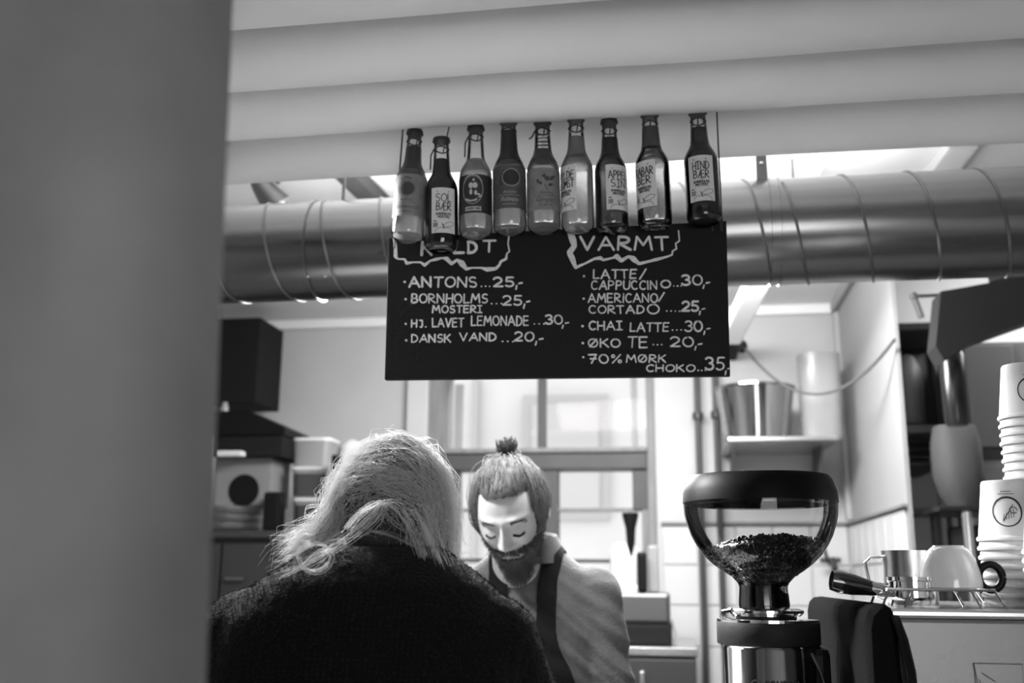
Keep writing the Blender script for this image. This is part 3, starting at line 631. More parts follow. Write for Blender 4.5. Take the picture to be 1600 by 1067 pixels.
        mb = MB(); ribbon(ml, arc(-.001, .048, .0195, .030, 0, 360, 30), .0010, fi); ribbon(ml, [(-.013, .028), (-.006, .024), (.004, .025), (.014, .034)], .003, fi)
        for k in range(13):
            a = radians(150-k*10); x0, y0 = -.001+.0185*cos(a), .052+.0215*sin(a); ribbon(ml, [(x0, y0), (x0+.002*cos(a), y0+.0035*sin(a))], .0013, fi)
        # simple generic figure blobs
        for (x0, y0, rx_, ry_) in ((.001, .066, .0022, .0028), (-.004, .055, .0045, .006), (.004, .055, .0045, .006), (-.004, .042, .0028, .006), (.005, .040, .0028, .005), (.010, .037, .004, .0018)):
            ml.add([fi(x0, y0)]+[fi(x0+rx_*cos(q*pi/6), y0+ry_*sin(q*pi/6)) for q in range(12)], [(0, 1+k, 1+(k+1) % 12) for k in range(12)])
        ml.build('label_print', mat('white_ink', 165, .7), lo)
        mp_ = MB(); nb = 8; vv = [surf(.0009)(-.0150+.030*a/nb, y_) for y_ in (.0045, .0125) for a in range(nb+1)]; mp_.add(vv, [(a, a+1, nb+2+a, nb+1+a) for a in range(nb)]); mp_.build('label_banner', LABELP, lo)
        md_ = MB(); write(md_, 'DANSKVAND', -.0135, .0060, .0135, .0110, .0010, surf(.0013), .2); md_.build('label_print', INK, lo)

# ================================================================ COUNTER, GRINDER, ESPRESSO MACHINE
CTZ = .95
ct = thing('bar_counter', (.3, 1.8, 0), 'wooden bar counter that the grinder and espresso machine stand on', 'counter')
MB().bb(-1.3, .80, 1.50, 2.02, CTZ-.04, CTZ).build('worktop', mat('pale_worktop', 215, .5), ct, False, bevel=.004)
MB().bb(-1.28, .78, 1.56, 1.98, 0, CTZ-.04).build('counter_body', DARKM, ct, False)
for i in range(8): MB().bb(-1.26+i*.255, -1.02+i*.255, 1.548, 1.56, .1, CTZ-.06).build('panel', WOODD, ct, False, bevel=.003)
# --- grinder
GY = 1.66
def gp(px, py): return at(px, py, Y=GY)
gd = np.dot(gp(1195, 900)-CAM, _f)/FPX
gx = float(gp(1192, 900)[0])
def gz(py): return float(at(1192, py, Y=GY)[2])
gr = thing('coffee_grinder', (gx, GY, CTZ), 'coffee grinder with a bowl shaped clear hopper of dark beans', 'coffee grinder')
k = gd
HP = [(36, 920), (39, 911), (48, 901), (62, 892), (76, 882), (90, 868), (101, 852), (109, 837), (115, 820), (118.5, 804), (119.5, 786)]
HPr = [(r*k, gz(y)) for r, y in HP]
MB().lathe([(36*k, gz(952))]+HPr, (gx, GY, 0), 64, cap=False).build('hopper_bowl', HOPPER, gr)
MB().lathe([(117*k, gz(787)), (120.5*k, gz(786)), (119.5*k, gz(770)), (113*k, gz(751)), (108*k, gz(745)), (90*k, gz(743)), (.001, gz(742))], (gx, GY, 0), 64, cap=False).build('hopper_lid', mat('lid_black', 16, .5, Specular_IOR_Level=.08), gr)
MB().lathe([(105*k, gz(790)), (105*k, gz(780))], (gx, GY, 0), 64, cap=False).build('lid_skirt', LIDG, gr)
# beans
def bean_mesh():
    b_ = MB(); b_.ell((0, 0, 0), (.0036, .0050, .0026), n=8, k=5); return b_
bn = MB(); proto = bean_mesh()
core = MB().lathe([(30*k, gz(950)), (30*k, gz(917)), (40*k, gz(900)), (66*k, gz(882)), (82*k, gz(866)), (86*k, gz(858)), (60*k, gz(852)), (20*k, gz(845)), (.001, gz(844))], (gx, GY, 0), 40); core.build('bean_core', BEAN, gr)['kind'] = 'stuff'
def hr(z):
    Z = [z_ for _, z_ in HPr]; 
    for (r1, z1), (r2, z2) in zip(HPr, HPr[1:]):
        if z1 <= z <= z2: return r1+(r2-r1)*(z-z1)/(z2-z1)
    return 33*k
for i in range(2600):
    q = random.uniform(0, 2*pi)
    if i < 1500: z = random.uniform(gz(912), gz(856)); r = hr(z)-.006-random.uniform(0, .006)
    else:
        r = sqrt(random.random())*97*k; z = gz(843)-.016*(r/(97*k))**2+.004*sin(q*3)+.010*(cos(q-.3))*(r/(97*k)) + random.uniform(-.003, .003)
        r = min(r, hr(z)-.010)
    R_ = Euler((random.uniform(0, 6), random.uniform(0, 6), random.uniform(0, 6))).to_matrix(); c = Vector((gx+r*cos(q), GY+r*sin(q), z))
    bn.add([R_ @ Vector(p)+c for p in proto.v], proto.f)
tag(bn.build('coffee_beans', BEAN, gr), kind='stuff')
MB().lathe([(38*k, gz(950)), (39*k, gz(945)), (37*k, gz(918)), (39*k, gz(910)), (36*k, gz(908))], (gx, GY, 0), 48, cap=False).build('hopper_collar', thin('neck_plastic', .35, rough=.08, base=.04), gr)
MB().lathe([(29*k, gz(975)), (29*k, gz(920)), (27*k, gz(915))], (gx+.004, GY-.006, 0), 40).build('hopper_neck', DARKP, gr)
MB().lathe([(52*k, gz(962)), (57*k, gz(957)), (57*k, gz(953)), (50*k, gz(950)), (38*k, gz(949))], (gx+.002, GY, 0), 56).build('adjustment_ring', CHROME, gr)
MB().lathe([(46*k, gz(974)), (46*k, gz(960))], (gx+.002, GY, 0), 48, cap=False).build('thread_ring', DARKP, gr)
MB().lathe([(76.5*k, gz(1006)), (78*k, gz(1004)), (78*k, gz(972)), (77*k, gz(970)), (0.001, gz(969))], (gx+.004, GY, 0), 64).build('top_collar', RUBBER, gr)
MB().lathe([(77.5*k, gz(971.5)), (77.5*k, gz(967)), (74*k, gz(966.3)), (.001, gz(966))], (gx+.004, GY, 0), 64).build('top_plate', CHROME, gr)
MB().tube([(gx-.064, GY-.012, gz(966)), (gx-.062, GY-.016, gz(956)), (gx-.052, GY-.02, gz(953)), (gx-.045, GY-.02, gz(962))], .004, 8).build('locking_lever', CHROME, gr)
MB().lathe([(72*k, CTZ+.03), (72*k, gz(1012)), (75*k, gz(1007)), (70*k, gz(1005.5))], (gx+.006, GY, 0), 72).build('steel_body', mat('polished_steel', 200, .13, 1), gr)
MB().bb(gx+.046, gx+.09, GY-.035, GY+.05, CTZ+.02, gz(1008)).build('side_housing', DARKP, gr, False, bevel=.012)
MB().loft([(gx, GY, CTZ, .085, .10, 4), (gx, GY, CTZ+.025, .085, .10, 4), (gx, GY, CTZ+.035, .078, .09, 4)]).build('base', DARKP, gr)
MB().tube([(gx-.02, GY-.08, CTZ+.2), (gx-.02, GY-.13, CTZ+.19), (gx-.02, GY-.13, CTZ+.15)], [.022, .02, .012], 14).build('spout', DARKP, gr)
rad = 72*k+.0006; lg = MB()
def cyl(u, v): return (gx+.006+sin(u/rad-.15)*rad, GY-cos(u/rad-.15)*rad, gz(1058)+v)
ribbon(lg, arc(-.018, -.006, .0075, .0075, 0, 360, 20), .0022, cyl); write(lg, 'COMPAK', -.005, -.0135, .045, 0, .0028, cyl, .2, 0); lg.build('logo', INK, gr)
# --- espresso machine
MX0 = .243; MTZ = 1.415; MY0 = 1.45
em = thing('espresso_machine', (.55, 1.76, CTZ), 'steel backed espresso machine with a black side panel, cups warming on top', 'espresso machine')
MB().bb(MX0+.035, .98, MY0+.012, 2.05, CTZ+.04, MTZ-.012).build('machine_body', STEELH, em, False, bevel=.006)
MB().bb(MX0+.033, .99, MY0, 2.06, MTZ-.012, MTZ).build('top_plate', STEEL, em, False, bevel=.004)
# black side panel: thick rounded slab, leaning outward low down
sp = MB(); sec = [(-.0, 0), (.004, .012), (.014, .02), (.028, .02), (.034, .014), (.037, .0)]
vs = []; ys = [MY0-.012, MY0-.004, MY0+.01, 1.8, 2.06, 2.075]; 
ring = [(0, -.45), (-.003, -.25), (0, -.02), (.004, -.004), (.012, .004), (.026, .006), (.034, .0), (.037, -.012), (.043, -.12), (.048, -.25), (.05, -.45)]
for j, y in enumerate(ys):
    ins = .006 if j in (0, 5) else 0
    for x, z in ring: vs.append((MX0+x+(ins if x < .02 else -ins), y, MTZ+z-(ins if z > -.05 else 0)))
n = len(ring); sp.add(vs, [(j*n+i, j*n+i+1, (j+1)*n+i+1, (j+1)*n+i) for j in range(5) for i in range(n-1)]+[tuple(range(n-1, -1, -1)), tuple(range(5*n, 6*n))]+[(j*n, (j+1)*n, (j+1)*n+n-1, j*n+n-1) for j in range(5)])
sp.build('side_panel', LEATHER, em)
# black band imitating a dark curved reflection on the steel back plate
mb = MB(); mb.tube([at(1398, 962, Y=1.445), at(1412, 1000, Y=1.44), at(1424, 1050, Y=1.435), at(1432, 1130, Y=1.43)], [.013, .014, .014, .014], 12, flat=.25); mb.build('dark_reflection_band', DARKP, em)
mb = MB(); mb.tube([at(1268, 1020, Y=1.60), at(1284, 1052, Y=1.60), at(1300, 1110, Y=1.60)], .0025, 8); mb.build('steam_wand', CHROME, em)
q0, q1 = at(1521, 1036, Y=MY0+.011), at(1605, 1120, Y=MY0+.011)
MB().bb(q0[0], q1[0], MY0+.0095, MY0+.012, q1[2], q0[2]).build('rating_plate', STEELH, em, False, bevel=.0008)
mb = MB(); ribbon(mb, [(q0[0]+.009, q0[2]-.012), (q0[0]+.024, q0[2]-.022)], .0012, lambda x, y: (x, MY0+.009, y)); ribbon(mb, [(q0[0]+.005, q0[2]-.02), (q0[0]+.010, q0[2]-.04)], .001, lambda x, y: (x, MY0+.009, y))
ribbon(mb, [(q0[0], q0[2]), (q1[0], q0[2])], .0009, lambda x, y: (x, MY0+.009, y)); ribbon(mb, [(q0[0], q0[2]), (q0[0]+.004, q0[2]-.04)], .0009, lambda x, y: (x, MY0+.009, y)); mb.build('scratch_mark', GREYINK, em)
for x in (.33, .93):
    for y in (1.52, 1.98): MB().lathe([(.02, 0), (.022, .01), (.018, .045)], (x, y, CTZ), 16).build('foot', DARKP, em)
# --- wire cup rack
RY = 1.56; rz = MTZ+.024
rk = thing('cup_rack', (.4, RY, MTZ), 'low chrome wire rack the white cup stands on', 'rack')
xa, xb = float(at(1378, 926, Y=RY)[0]), float(at(1541, 927, Y=RY)[0])
MB().tube([(xa, RY-.04, rz), (xb, RY-.04, rz), (xb, RY+.05, rz), (xa, RY+.05, rz), (xa, RY-.04, rz)], .0022, 8).build('rim_wire', CHROME, rk)
for i in range(7):
    x = xa+(xb-xa)*(i+.5)/7; MB().tube([(x, RY-.04, rz-.001), (x, RY+.05, rz-.001)], .0014, 6).build('cross_wire', CHROME, rk)
for x, dx in ((xa+.002, -.010), (xa+.03, -.008), (xb-.03, .012), (xb, .014)):
    for yy in (RY-.04, RY+.05): MB().tube([(x, yy, rz), (x+dx, yy, MTZ)], .0018, 8).build('leg', CHROME, rk)
# --- inverted white cup
c0 = at(1487, 922, Y=RY+.005); cd = np.dot(c0-CAM, _f)/FPX; cz0 = rz+.002
cu = thing('coffee_cup', (c0[0], RY+.005, cz0), 'white china cup turned upside down with a black handle', 'cup')
R1 = 46*cd; H = 64*cd
pr = [(R1-.002, 0), (R1, .001), (R1*.995, .010), (R1*.95, H*.4), (R1*.84, H*.68), (R1*.70, H*.88), (R1*.57, H*.975), (R1*.52, H*.985), (R1*.50, H*1.02), (R1*.44, H*1.02), (R1*.42, H*.985), (.001, H*.985)]
inner = [(R1*.01, H*.93), (R1*.62, H*.88), (R1*.92, H*.4), (R1-.004, .002), (R1-.002, 0)]
MB().lathe(inner+pr[1:], (c0[0], RY+.005, cz0), 56, cap=False).build('cup_body', WHITEC, cu)
hc = Vector((c0[0]+R1*1.22, RY-.005, cz0+H*.27)); mb = MB(); mb.tube([hc+Vector((cos(q)*.0155, 0, sin(q)*.0175)) for q in [2*pi*j/28 for j in range(29)]], .0053, 10); mb.build('cup_handle', DARKP, cu)
MB().tube([hc+Vector((-.014, 0, .012)), Vector((c0[0]+R1*.86, RY-.002, cz0+H*.62))], [.005, .004], 8).build('handle_root', DARKP, cu)
# --- milk pitcher
PY = 1.72; pc = at(1424, 930, Y=PY); pd = np.dot(pc-CAM, _f)/FPX
mp = thing('milk_pitcher', (pc[0], PY, MTZ), 'steel milk pitcher with a strap handle behind the white cup', 'pitcher')
h = 82*pd; r = 40*pd
vs = []; n = 48; K = [(0, .97), (.02, 1), (.35, 1.0), (.7, .97), (.9, 1.0), (1.0, 1.03)]; mb = MB(); fs = []
for inn in (0, 1):
    for a, s_ in (K if not inn else K[::-1]):
        for j in range(n):
            q = 2*pi*j/n; rr_ = r*s_-inn*.0015; lip = max(0, cos(q))**14*.012*max(0, (a-.7)/.3)
            vs.append((pc[0]+cos(q)*(rr_+lip), PY+sin(q)*rr_, MTZ+max(a*h+lip*.2, inn*.002)))
T_ = 12
for i in range(T_-1):
    for j in range(n): fs.append((i*n+j, i*n+(j+1) % n, (i+1)*n+(j+1) % n, (i+1)*n+j))
fs.append(tuple(range(n-1, -1, -1))); fs.append(tuple(range((T_-1)*n, T_*n)))
mb.add(vs, fs).build('pitcher_body', STEEL, mp)
MB().tube([(pc[0]-r*.98, PY, MTZ+h*.88), (pc[0]-r*1.45, PY, MTZ+h*.87), (pc[0]-r*1.66, PY, MTZ+h*.78), (pc[0]-r*1.55, PY, MTZ+h*.45), (pc[0]-r*1.3, PY, MTZ+h*.12), (pc[0]-r*.97, PY, MTZ+h*.08)], .0058, 10, flat=.4).build('pitcher_handle', STEEL, mp)
# --- portafilter
pf = thing('portafilter', at(1350, 925, Y=1.50), 'portafilter with a shiny black handle lying on the black side panel', 'portafilter')
A = at(1299, 911, Y=1.53); B = at(1365, 924, Y=1.535); C_ = at(1398, 931, Y=1.54)
A, B, C_ = (Vector(v)+Vector((0, 0, .004)) for v in (A, B, C_)); d = (C_-A).normalized()
MB().tube([A-d*.002, A, A+d*.012, A+d*.03, A+d*.05, A+d*.075, B], [.006, .0135, .0155, .0145, .011, .0085, .0085], 24).build('handle', mat('gloss_black', 26, .12, Coat_Weight=1), pf)
MB().tube([B-d*.004, B+d*.012, C_], [.0095, .0098, .006], 20).build('ferrule', CHROME, pf)
hc = C_+Vector((.028, .02, .004))
MB().lathe([(.026, -.014), (.031, -.010), (.031, .012), (.033, .013), (.033, .018), (.029, .018), (.028, -.006), (.001, -.008)], hc, 40).build('filter_basket', CHROME, pf)
MB().tube([hc+Vector((.0, -.01, -.012)), hc+Vector((-.012, -.03, -.016))], [.008, .006], 12).build('spout', CHROME, pf)
sc = thing('coffee_scoop', at(1420, 925, Y=1.55), 'small bright steel scoop lying beside the portafilter head', 'scoop')
a = Vector(at(1401, 911, Y=1.60)); MB().ell(a, (.014, .012, .0075)).build('bowl', STEEL, sc); MB().tube([a+Vector((.01, 0, .004)), at(1415, 914, Y=1.59), at(1442, 938, Y=1.57)], [.004, .003, .004], 8, flat=.5).build('handle', STEEL, sc)
# --- paper cups
def cup_proto():
    t = thing('paper_cup', (0, 0, 0), 'x', 'cup', 'stacked paper cups on the espresso machine')
    rb, rt, hh = .0298, .0405, .086; nn = 72; vs = []; fs = []; mb = MB()
    zs = [0.0, .003, .0055, .0065, .0085, .03, .055, hh-.004, hh-.001, hh]
    for z in zs:
        base_r = rt+(rb-rt)*z/hh
        for j in range(nn*2):
            q = 2*pi*j/(nn*2); rr_ = base_r
            if z <= .0055: rr_ = rt+(.0026 if z in (.003,) else .0016)
            elif z < hh-.002: rr_ += (.0004 if j % 2 else -.0004)
            else: rr_ = rb-(.0008 if z > hh-.0005 else 0)
            vs.append((rr_*cos(q+.8*z/hh*.25), rr_*sin(q+.8*z/hh*.25), z))
    N = nn*2
    for i in range(len(zs)-1):
        for j in range(N): fs.append((i*N+j, i*N+(j+1) % N, (i+1)*N+(j+1) % N, (i+1)*N+j))
    vs2 = [(cos(2*pi*j/N)*(rb-.0015), sin(2*pi*j/N)*(rb-.0015), hh-.004) for j in range(N)]; o = len(vs); vs += vs2
    for j in range(N): fs.append(((len(zs)-1)*N+j, (len(zs)-1)*N+(j+1) % N, o+(j+1) % N, o+j))
    fs.append(tuple(range(o, o+N)))
    mb.add(vs, fs).build('cup_wall', PAPERC, t, ang=80)
    def cf(u, v):
        r_ = rt+(rb-rt)*v/hh+.0007; a = u/r_; return (sin(a)*r_, -cos(a)*r_, v)
    lg = MB(); ribbon(lg, arc(0, .040, .0195, .0205, 0, 360, 40), [(.0018+.0012*max(0, sin(2*pi*j/40*1.0+.4))) for j in range(41)], cf)
    ribbon(lg, [(-.006, .026), (-.002, .034), (.002, .040), (.008, .050)], .0011, cf); ribbon(lg, arc(.008, .042, .005, .0045, 0, 320, 12), .0012, cf)
    for a in range(5): ribbon(lg, [(-.006+a*.0035, .028+a*.001), (-.004+a*.003, .036+a*.002)], .0008, cf)
    write(lg, 'KAFFE', -.007, .0685, .007, .0705, .0006, cf) if False else None
    ribbon(lg, [(-.006, .0690), (.007, .0690)], .0008, cf); ribbon(lg, [(-.010, .0655), (.011, .0655)], .0009, cf); lg.build('cup_print', INK, t, False)
    return t
ORD = 'topmost second third fourth fifth sixth seventh eighth ninth tenth eleventh twelfth thirteenth fourteenth fifteenth sixteenth seventeenth eighteenth nineteenth twentieth'.split()+['lower %s' % w for w in 'first second third fourth fifth sixth seventh eighth ninth tenth'.split()]
cp = cup_proto(); first = True
STK = [('front', 1567, 1.60, 752, 14.0, 'front stack by the black cup handle', -14), ('rear', 1597, 1.69, 571, 14.0, 'tall rear stack at the right edge', -2), ('side', 1640, 1.50, 765, 14.0, 'nearest stack at the right edge', 0)]
for nm, px, Y_, pyt, sp_, desc, rot in STK:
    top = at(px, pyt, Y=Y_); zt_ = float(top[2]); dd = np.dot(top-CAM, _f)/FPX; step = 13.0*dd*1.02
    kk = int((zt_-.086-MTZ)/step); step = (zt_-.086-MTZ-.0005)/kk; seq = []
    for j in range(kk+1):
        if first: c = cp; first = False
        else: c = copy_tree(cp)
        c.location = (top[0]+random.uniform(-.0006, .0006), Y_, MTZ+.0005+j*step); c.rotation_euler = (0, 0, radians(rot)+(random.uniform(-.1, .1) if j < kk else 0))
        m_ = kk-j
        c['label'] = ORD[m_] + ' paper cup down in the ' + desc

# ================================================================ BACKGROUND, LEFT
lc = thing('back_cabinet', (-1.95, 4.35, 0), 'dark cabinet against the left back wall under the boxes and plates', 'cabinet')
cabz = float(at(400, 829, Y=4.1)[2]); X1c = float(at(520, 829, Y=4.1)[0])
MB().bb(XL+.02, X1c, 4.08, 4.95, cabz-.03, cabz).build('cabinet_top', WOODD, lc, False, bevel=.004)
MB().bb(XL+.03, X1c-.02, 4.12, 4.95, 0, cabz-.03).build('cabinet_body', mat('dark_cabinet', 44, .6), lc, False)
for i in range(2):
    w_ = (X1c-.02-XL-.03)/2; dr = MB().bb(XL+.035+i*w_, XL+.025+(i+1)*w_, 4.10, 4.12, .08, cabz-.05).build('door', mat('dark_cabinet', 44, .6), lc, False, bevel=.003)
    MB().bb(XL+.06+i*w_, XL+.14+i*w_, 4.085, 4.10, cabz-.2, cabz-.19).build('handle', STEELH, dr, False)
def bx(name, px0, py0, px1, py1, Y_, dep, m, label, cat, bev=.006, z0=None):
    p, q = at(px0, py0, Y=Y_), at(px1, py1, Y=Y_); zb_ = q[2] if z0 is None else z0
    return tag(MB().bb(p[0], q[0], Y_, Y_+dep, zb_, p[2]).build(name, m, None, False, bevel=bev), label, cat)
wc = bx('wall_speaker', 330, 498, 399, 628, 4.55, .30, DARKM, 'black box speaker mounted high on the left back wall', 'speaker')
MB().bb(*[float(v) for v in (at(345, 560, Y=4.85)[0], at(385, 560, Y=4.85)[0])], 4.85, 5.0, float(at(360, 590, Y=4.9)[2]), float(at(360, 550, Y=4.9)[2])).build('bracket', DARKM, wc, False)
# white carton with a dark disc, black crate on top
cart_z = float(at(400, 790, Y=4.2)[2])
pl_top = cart_z
ca = thing('white_carton', (at(380, 790, Y=4.2)[0], 4.3, pl_top), 'grey carton with a dark round hole standing on the stacked plates', 'box')
p, q = at(336, 716, Y=4.2), at(421, 790, Y=4.2)
MB().bb(p[0], q[0], 4.2, 4.42, pl_top, p[2]).build('carton_body', mat('carton_grey', 118, .8), ca, False, bevel=.005)
cc = at(381, 766, Y=4.2); rr_ = 25*np.dot(cc-CAM, _f)/FPX
MB().lathe([(rr_, -.003), (rr_, .003)], cc, 36, Matrix.Rotation(pi/2, 3, 'X')).build('round_opening', DARKP, ca)
bk = thing('black_crate', (at(400, 712, Y=4.15)[0], 4.3, p[2]), 'black lidded box on top of the grey carton at the left', 'box')
a0, a1 = at(330, 708, Y=4.15), at(440, 716, Y=4.15); zt1 = float(at(440, 668, Y=4.15)[2]); zt0 = float(at(375, 659, Y=4.45)[2])
MB().bb(a0[0], a1[0], 4.15, 4.46, p[2]+.0005, zt1-.03).build('crate_body', DARKM, bk, False, bevel=.006)
MB().add([(a0[0]-.01, 4.14, zt1-.03), (a1[0]+.01, 4.14, zt1-.03), (a1[0]+.01, 4.47, zt1-.03), (a0[0]-.01, 4.47, zt1-.03), (a0[0]-.01, 4.14, zt0), (a1[0]-.16, 4.14, zt0), (a1[0]+.01, 4.14, zt1), (a1[0]+.01, 4.47, zt1), (a1[0]-.16, 4.47, zt0), (a0[0]-.01, 4.47, zt0)],
 [(0, 3, 2, 1), (0, 1, 6, 5, 4), (2, 3, 9, 8, 7), (4, 5, 8, 9), (5, 6, 7, 8), (1, 2, 7, 6), (3, 0, 4, 9)]).build('crate_lid', DARKP, bk, False)
q = at(350, 650, Y=4.28); zj_ = float(at(350, 629, Y=4.28)[2]); gj = thing('glass_jar', (q[0], 4.28, zt0), 'small clear jar on the black box under the wall speaker', 'jar'); MB().lathe([(.016, zt0+.001), (.018, zt0+.004), (.018, zj_-.02), (.012, zj_-.01), (.012, zj_)], (q[0], 4.28, 0), 20).build('jar_glass', TUBM, gj)
bx('paper_roll', 338, 704, 376, 716, 4.10, .05, PAPER, 'white folded paper sticking out below the black box', 'paper', .004, z0=float(p[2])-.002)
# plates under the carton
nP = 9; hP = (pl_top-.002-cabz)/nP; px_ = float(at(372, 805, Y=4.3)[0])
for i in range(nP):
    o = MB().lathe([(.06, 0), (.065, .001), (.118, hP*.75), (.120, hP*.9), (.115, hP*.95), (.062, .004), (.001, .004)], (px_, 4.3, cabz+i*hP), 40).build('plate', WHITEC if i % 3 else mat('grey_plate', 150, .3), None)
    tag(o, ('white plate at the bottom of the stack under the grey carton' if i == 0 else ORD[i]+' stoneware plate up from the bottom of the stack under the grey carton'), 'plate', 'plates stacked on the back cabinet')
bx('black_canister', 412, 768, 434, 829, 4.12, .08, DARKP, 'black canister between the plates and the plastic tubs', 'canister', .012, z0=cabz)
# plastic tubs
def tub(px0, py0, px1, py1, Y_, z0, dark, label):
    a, b_ = at(px0, py0, Y=Y_), at(px1, py1, Y=Y_); dp = .16
    t = thing('plastic_tub', ((a[0]+b_[0])/2, Y_+dp/2, z0), label, 'tub', 'lidded plastic tubs on the back cabinet'); zt_ = float(a[2])
    MB().loft([((a[0]+b_[0])/2, Y_+dp/2, z0, (b_[0]-a[0])/2*.9, dp/2*.9, 6), ((a[0]+b_[0])/2, Y_+dp/2, zt_-.014, (b_[0]-a[0])/2*.97, dp/2, 6)], 32).build('tub_body', TUBM, t)
    if dark: MB().loft([((a[0]+b_[0])/2, Y_+dp/2-.004, z0+.012, (b_[0]-a[0])/2*.82, dp/2*.99, 6), ((a[0]+b_[0])/2, Y_+dp/2-.004, zt_-.03, (b_[0]-a[0])/2*.86, dp/2*1.02, 6)], 32).build('tub_label', mat('tub_contents', 60, .7), t)
    MB().loft([((a[0]+b_[0])/2, Y_+dp/2, zt_-.014, (b_[0]-a[0])/2*1.02, dp/2*1.06, 6), ((a[0]+b_[0])/2, Y_+dp/2, zt_, (b_[0]-a[0])/2*1.02, dp/2*1.06, 6)], 32).build('tub_lid', mat('tub_lid', 205, .5), t)
    return zt_
z1 = tub(454, 778, 517, 829, 4.25, cabz, True, 'bottom plastic tub of the stack, half hidden by blond hair')
z2 = tub(453, 729, 514, 778, 4.25, z1, True, 'middle plastic tub of the stack with dark contents')
z3 = tub(455, 684, 513, 729, 4.27, z2, False, 'top plastic tub of the stack, clear and nearly empty')
sb = thing('spray_bottle', (at(518, 750, Y=4.2)[0], 4.2, cabz), 'white bottle with a black spray head beside the tubs', 'bottle')
q = at(522, 829, Y=4.2); zz_ = float(at(520, 752, Y=4.2)[2]); MB().lathe([(.03, cabz), (.032, cabz+.01), (.032, zz_-.03), (.014, zz_)], (q[0]-.0, 4.2, 0), 28).build('bottle_body', TUBM, sb)
MB().bb(q[0]-.022, q[0]+.018, 4.18, 4.22, zz_, float(at(515, 711, Y=4.2)[2])).build('spray_head', DARKP, sb, False, bevel=.008)
bg = thing('paper_bag', (at(545, 829, Y=4.5)[0], 4.5, cabz-.0), 'pale crumpled bag behind the blond hair', 'bag'); q = at(548, 829, Y=4.5); zz_ = float(at(545, 695, Y=4.5)[2])
vs = []; fs = []; 
for i in range(9):
    for j in range(24):
        a = 2*pi*j/24; z_ = cabz+(zz_-cabz)*i/8; rr_ = .10*(1-.35*(i/8)**2)*(1+.08*sin(5*a+i*1.7)); vs.append((q[0]+rr_*cos(a)*1.1, 4.5+rr_*sin(a)*.6, z_+.02*sin(3*a)*(i/8)))
for i in range(8):
    for j in range(24): fs.append((i*24+j, i*24+(j+1) % 24, (i+1)*24+(j+1) % 24, (i+1)*24+j))
fs += [tuple(range(23, -1, -1)), tuple(range(8*24, 9*24))]
MB().add(vs, fs).build('bag_body', PAPER, bg)
q = at(455, 846, Y=4.05); tag(MB().bb(q[0]-.06, q[0]+.09, 4.06, 4.079, q[2]-.018, q[2]+.015).build('label_strip', mat('strip_grey', 100, .7), None, False, bevel=.004), 'grey strip fixed below the top of the dark cabinet', 'strip')

# ================================================================ BACKGROUND, CENTRE AND RIGHT
AY = 4.25
az = float(at(1030, 1011, Y=AY)[2]); axl, axr = float(at(700, 1015, Y=AY)[0]), float(at(1091, 1015, Y=AY)[0])
ap = thing('steel_top_fridge', ((axl+axr)/2, 4.5, 0), 'dark under-counter fridge with a steel top below the window', 'fridge')
MB().bb(axl, axr, AY, 4.93, az-.035, az).build('steel_top', STEEL, ap, False, bevel=.005)
MB().bb(axl+.01, axr-.01, AY+.03, 4.92, 0.05, az-.035).build('fridge_body', mat('fridge_dark', 50, .5), ap, False)
dr = MB().bb(axl+.62, axr-.012, AY+.005, AY+.03, .12, az-.045).build('door', mat('fridge_dark', 50, .5), ap, False, bevel=.006)
q = at(1004, 1060, Y=AY); MB().bb(q[0]-.011, q[0]+.011, AY-.02, AY+.005, q[2]-.22, q[2]+.03).build('handle', STEEL, dr, False, bevel=.005)
bx0, bx1 = float(at(966, 990, Y=4.35)[0]), float(at(1048, 990, Y=4.35)[0]); zt_ = float(at(1000, 975, Y=4.35)[2]); zt2 = float(at(1000, 926, Y=4.35)[2])
bl = thing('blender', ((bx0+bx1)/2, 4.45, az), 'steel blender base with a white jug and black tamper by the window', 'blender')
MB().bb(bx0-.005, bx1+.005, 4.33, 4.62, az, zt_).build('blender_foot', DARKM, bl, False, bevel=.012)
MB().bb(bx0, bx1, 4.35, 4.60, zt_, zt2).build('blender_base', STEELH, bl, False, bevel=.015)
jx = float(at(977, 900, Y=4.42)[0]); zj = float(at(977, 848, Y=4.42)[2]); rj = 22*4.35/FPX
MB().lathe([(rj*1.2, zt2), (rj*1.25, zt2+.02), (rj*1.0, zt2+.03), (rj*1.05, zj-.05), (rj*.95, zj-.02), (rj*.55, zj)], (jx, 4.42, 0), 36).build('jug', mat('white_plastic', 215, .4), bl)
tx = float(at(985, 830, Y=4.34)[0]); MB().lathe([(.004, float(at(985, 868, Y=4.34)[2])), (.017, float(at(985, 850, Y=4.34)[2])), (.021, float(at(985, 825, Y=4.34)[2])), (.034, float(at(985, 806, Y=4.34)[2])), (.034, float(at(985, 801, Y=4.34)[2]))], (tx, 4.36, 0), 24).build('tamper', DARKP, bl)
hx = float(at(1003, 890, Y=4.37)[0]); MB().bb(hx-.02, hx+.02, 4.36, 4.40, zt2, float(at(1003, 862, Y=4.37)[2])).build('jug_handle', DARKP, bl, False, bevel=.012)
hx = float(at(1021, 890, Y=4.45)[0]); MB().bb(hx-.022, hx+.022, 4.42, 4.47, zt2, float(at(1003, 852, Y=4.45)[2])).build('chopper_jug', mat('grey_plastic', 130, .5), bl, False, bevel=.01)
cl = MB().tube([at(1049, 968, Y=4.4), at(1056, 990, Y=4.4), (axr-.09, 4.4, az)], .006, 8).build('power_cable', mat('pale_cable', 150, .6), None); tag(cl, 'pale cable running down beside the blender base', 'cable')
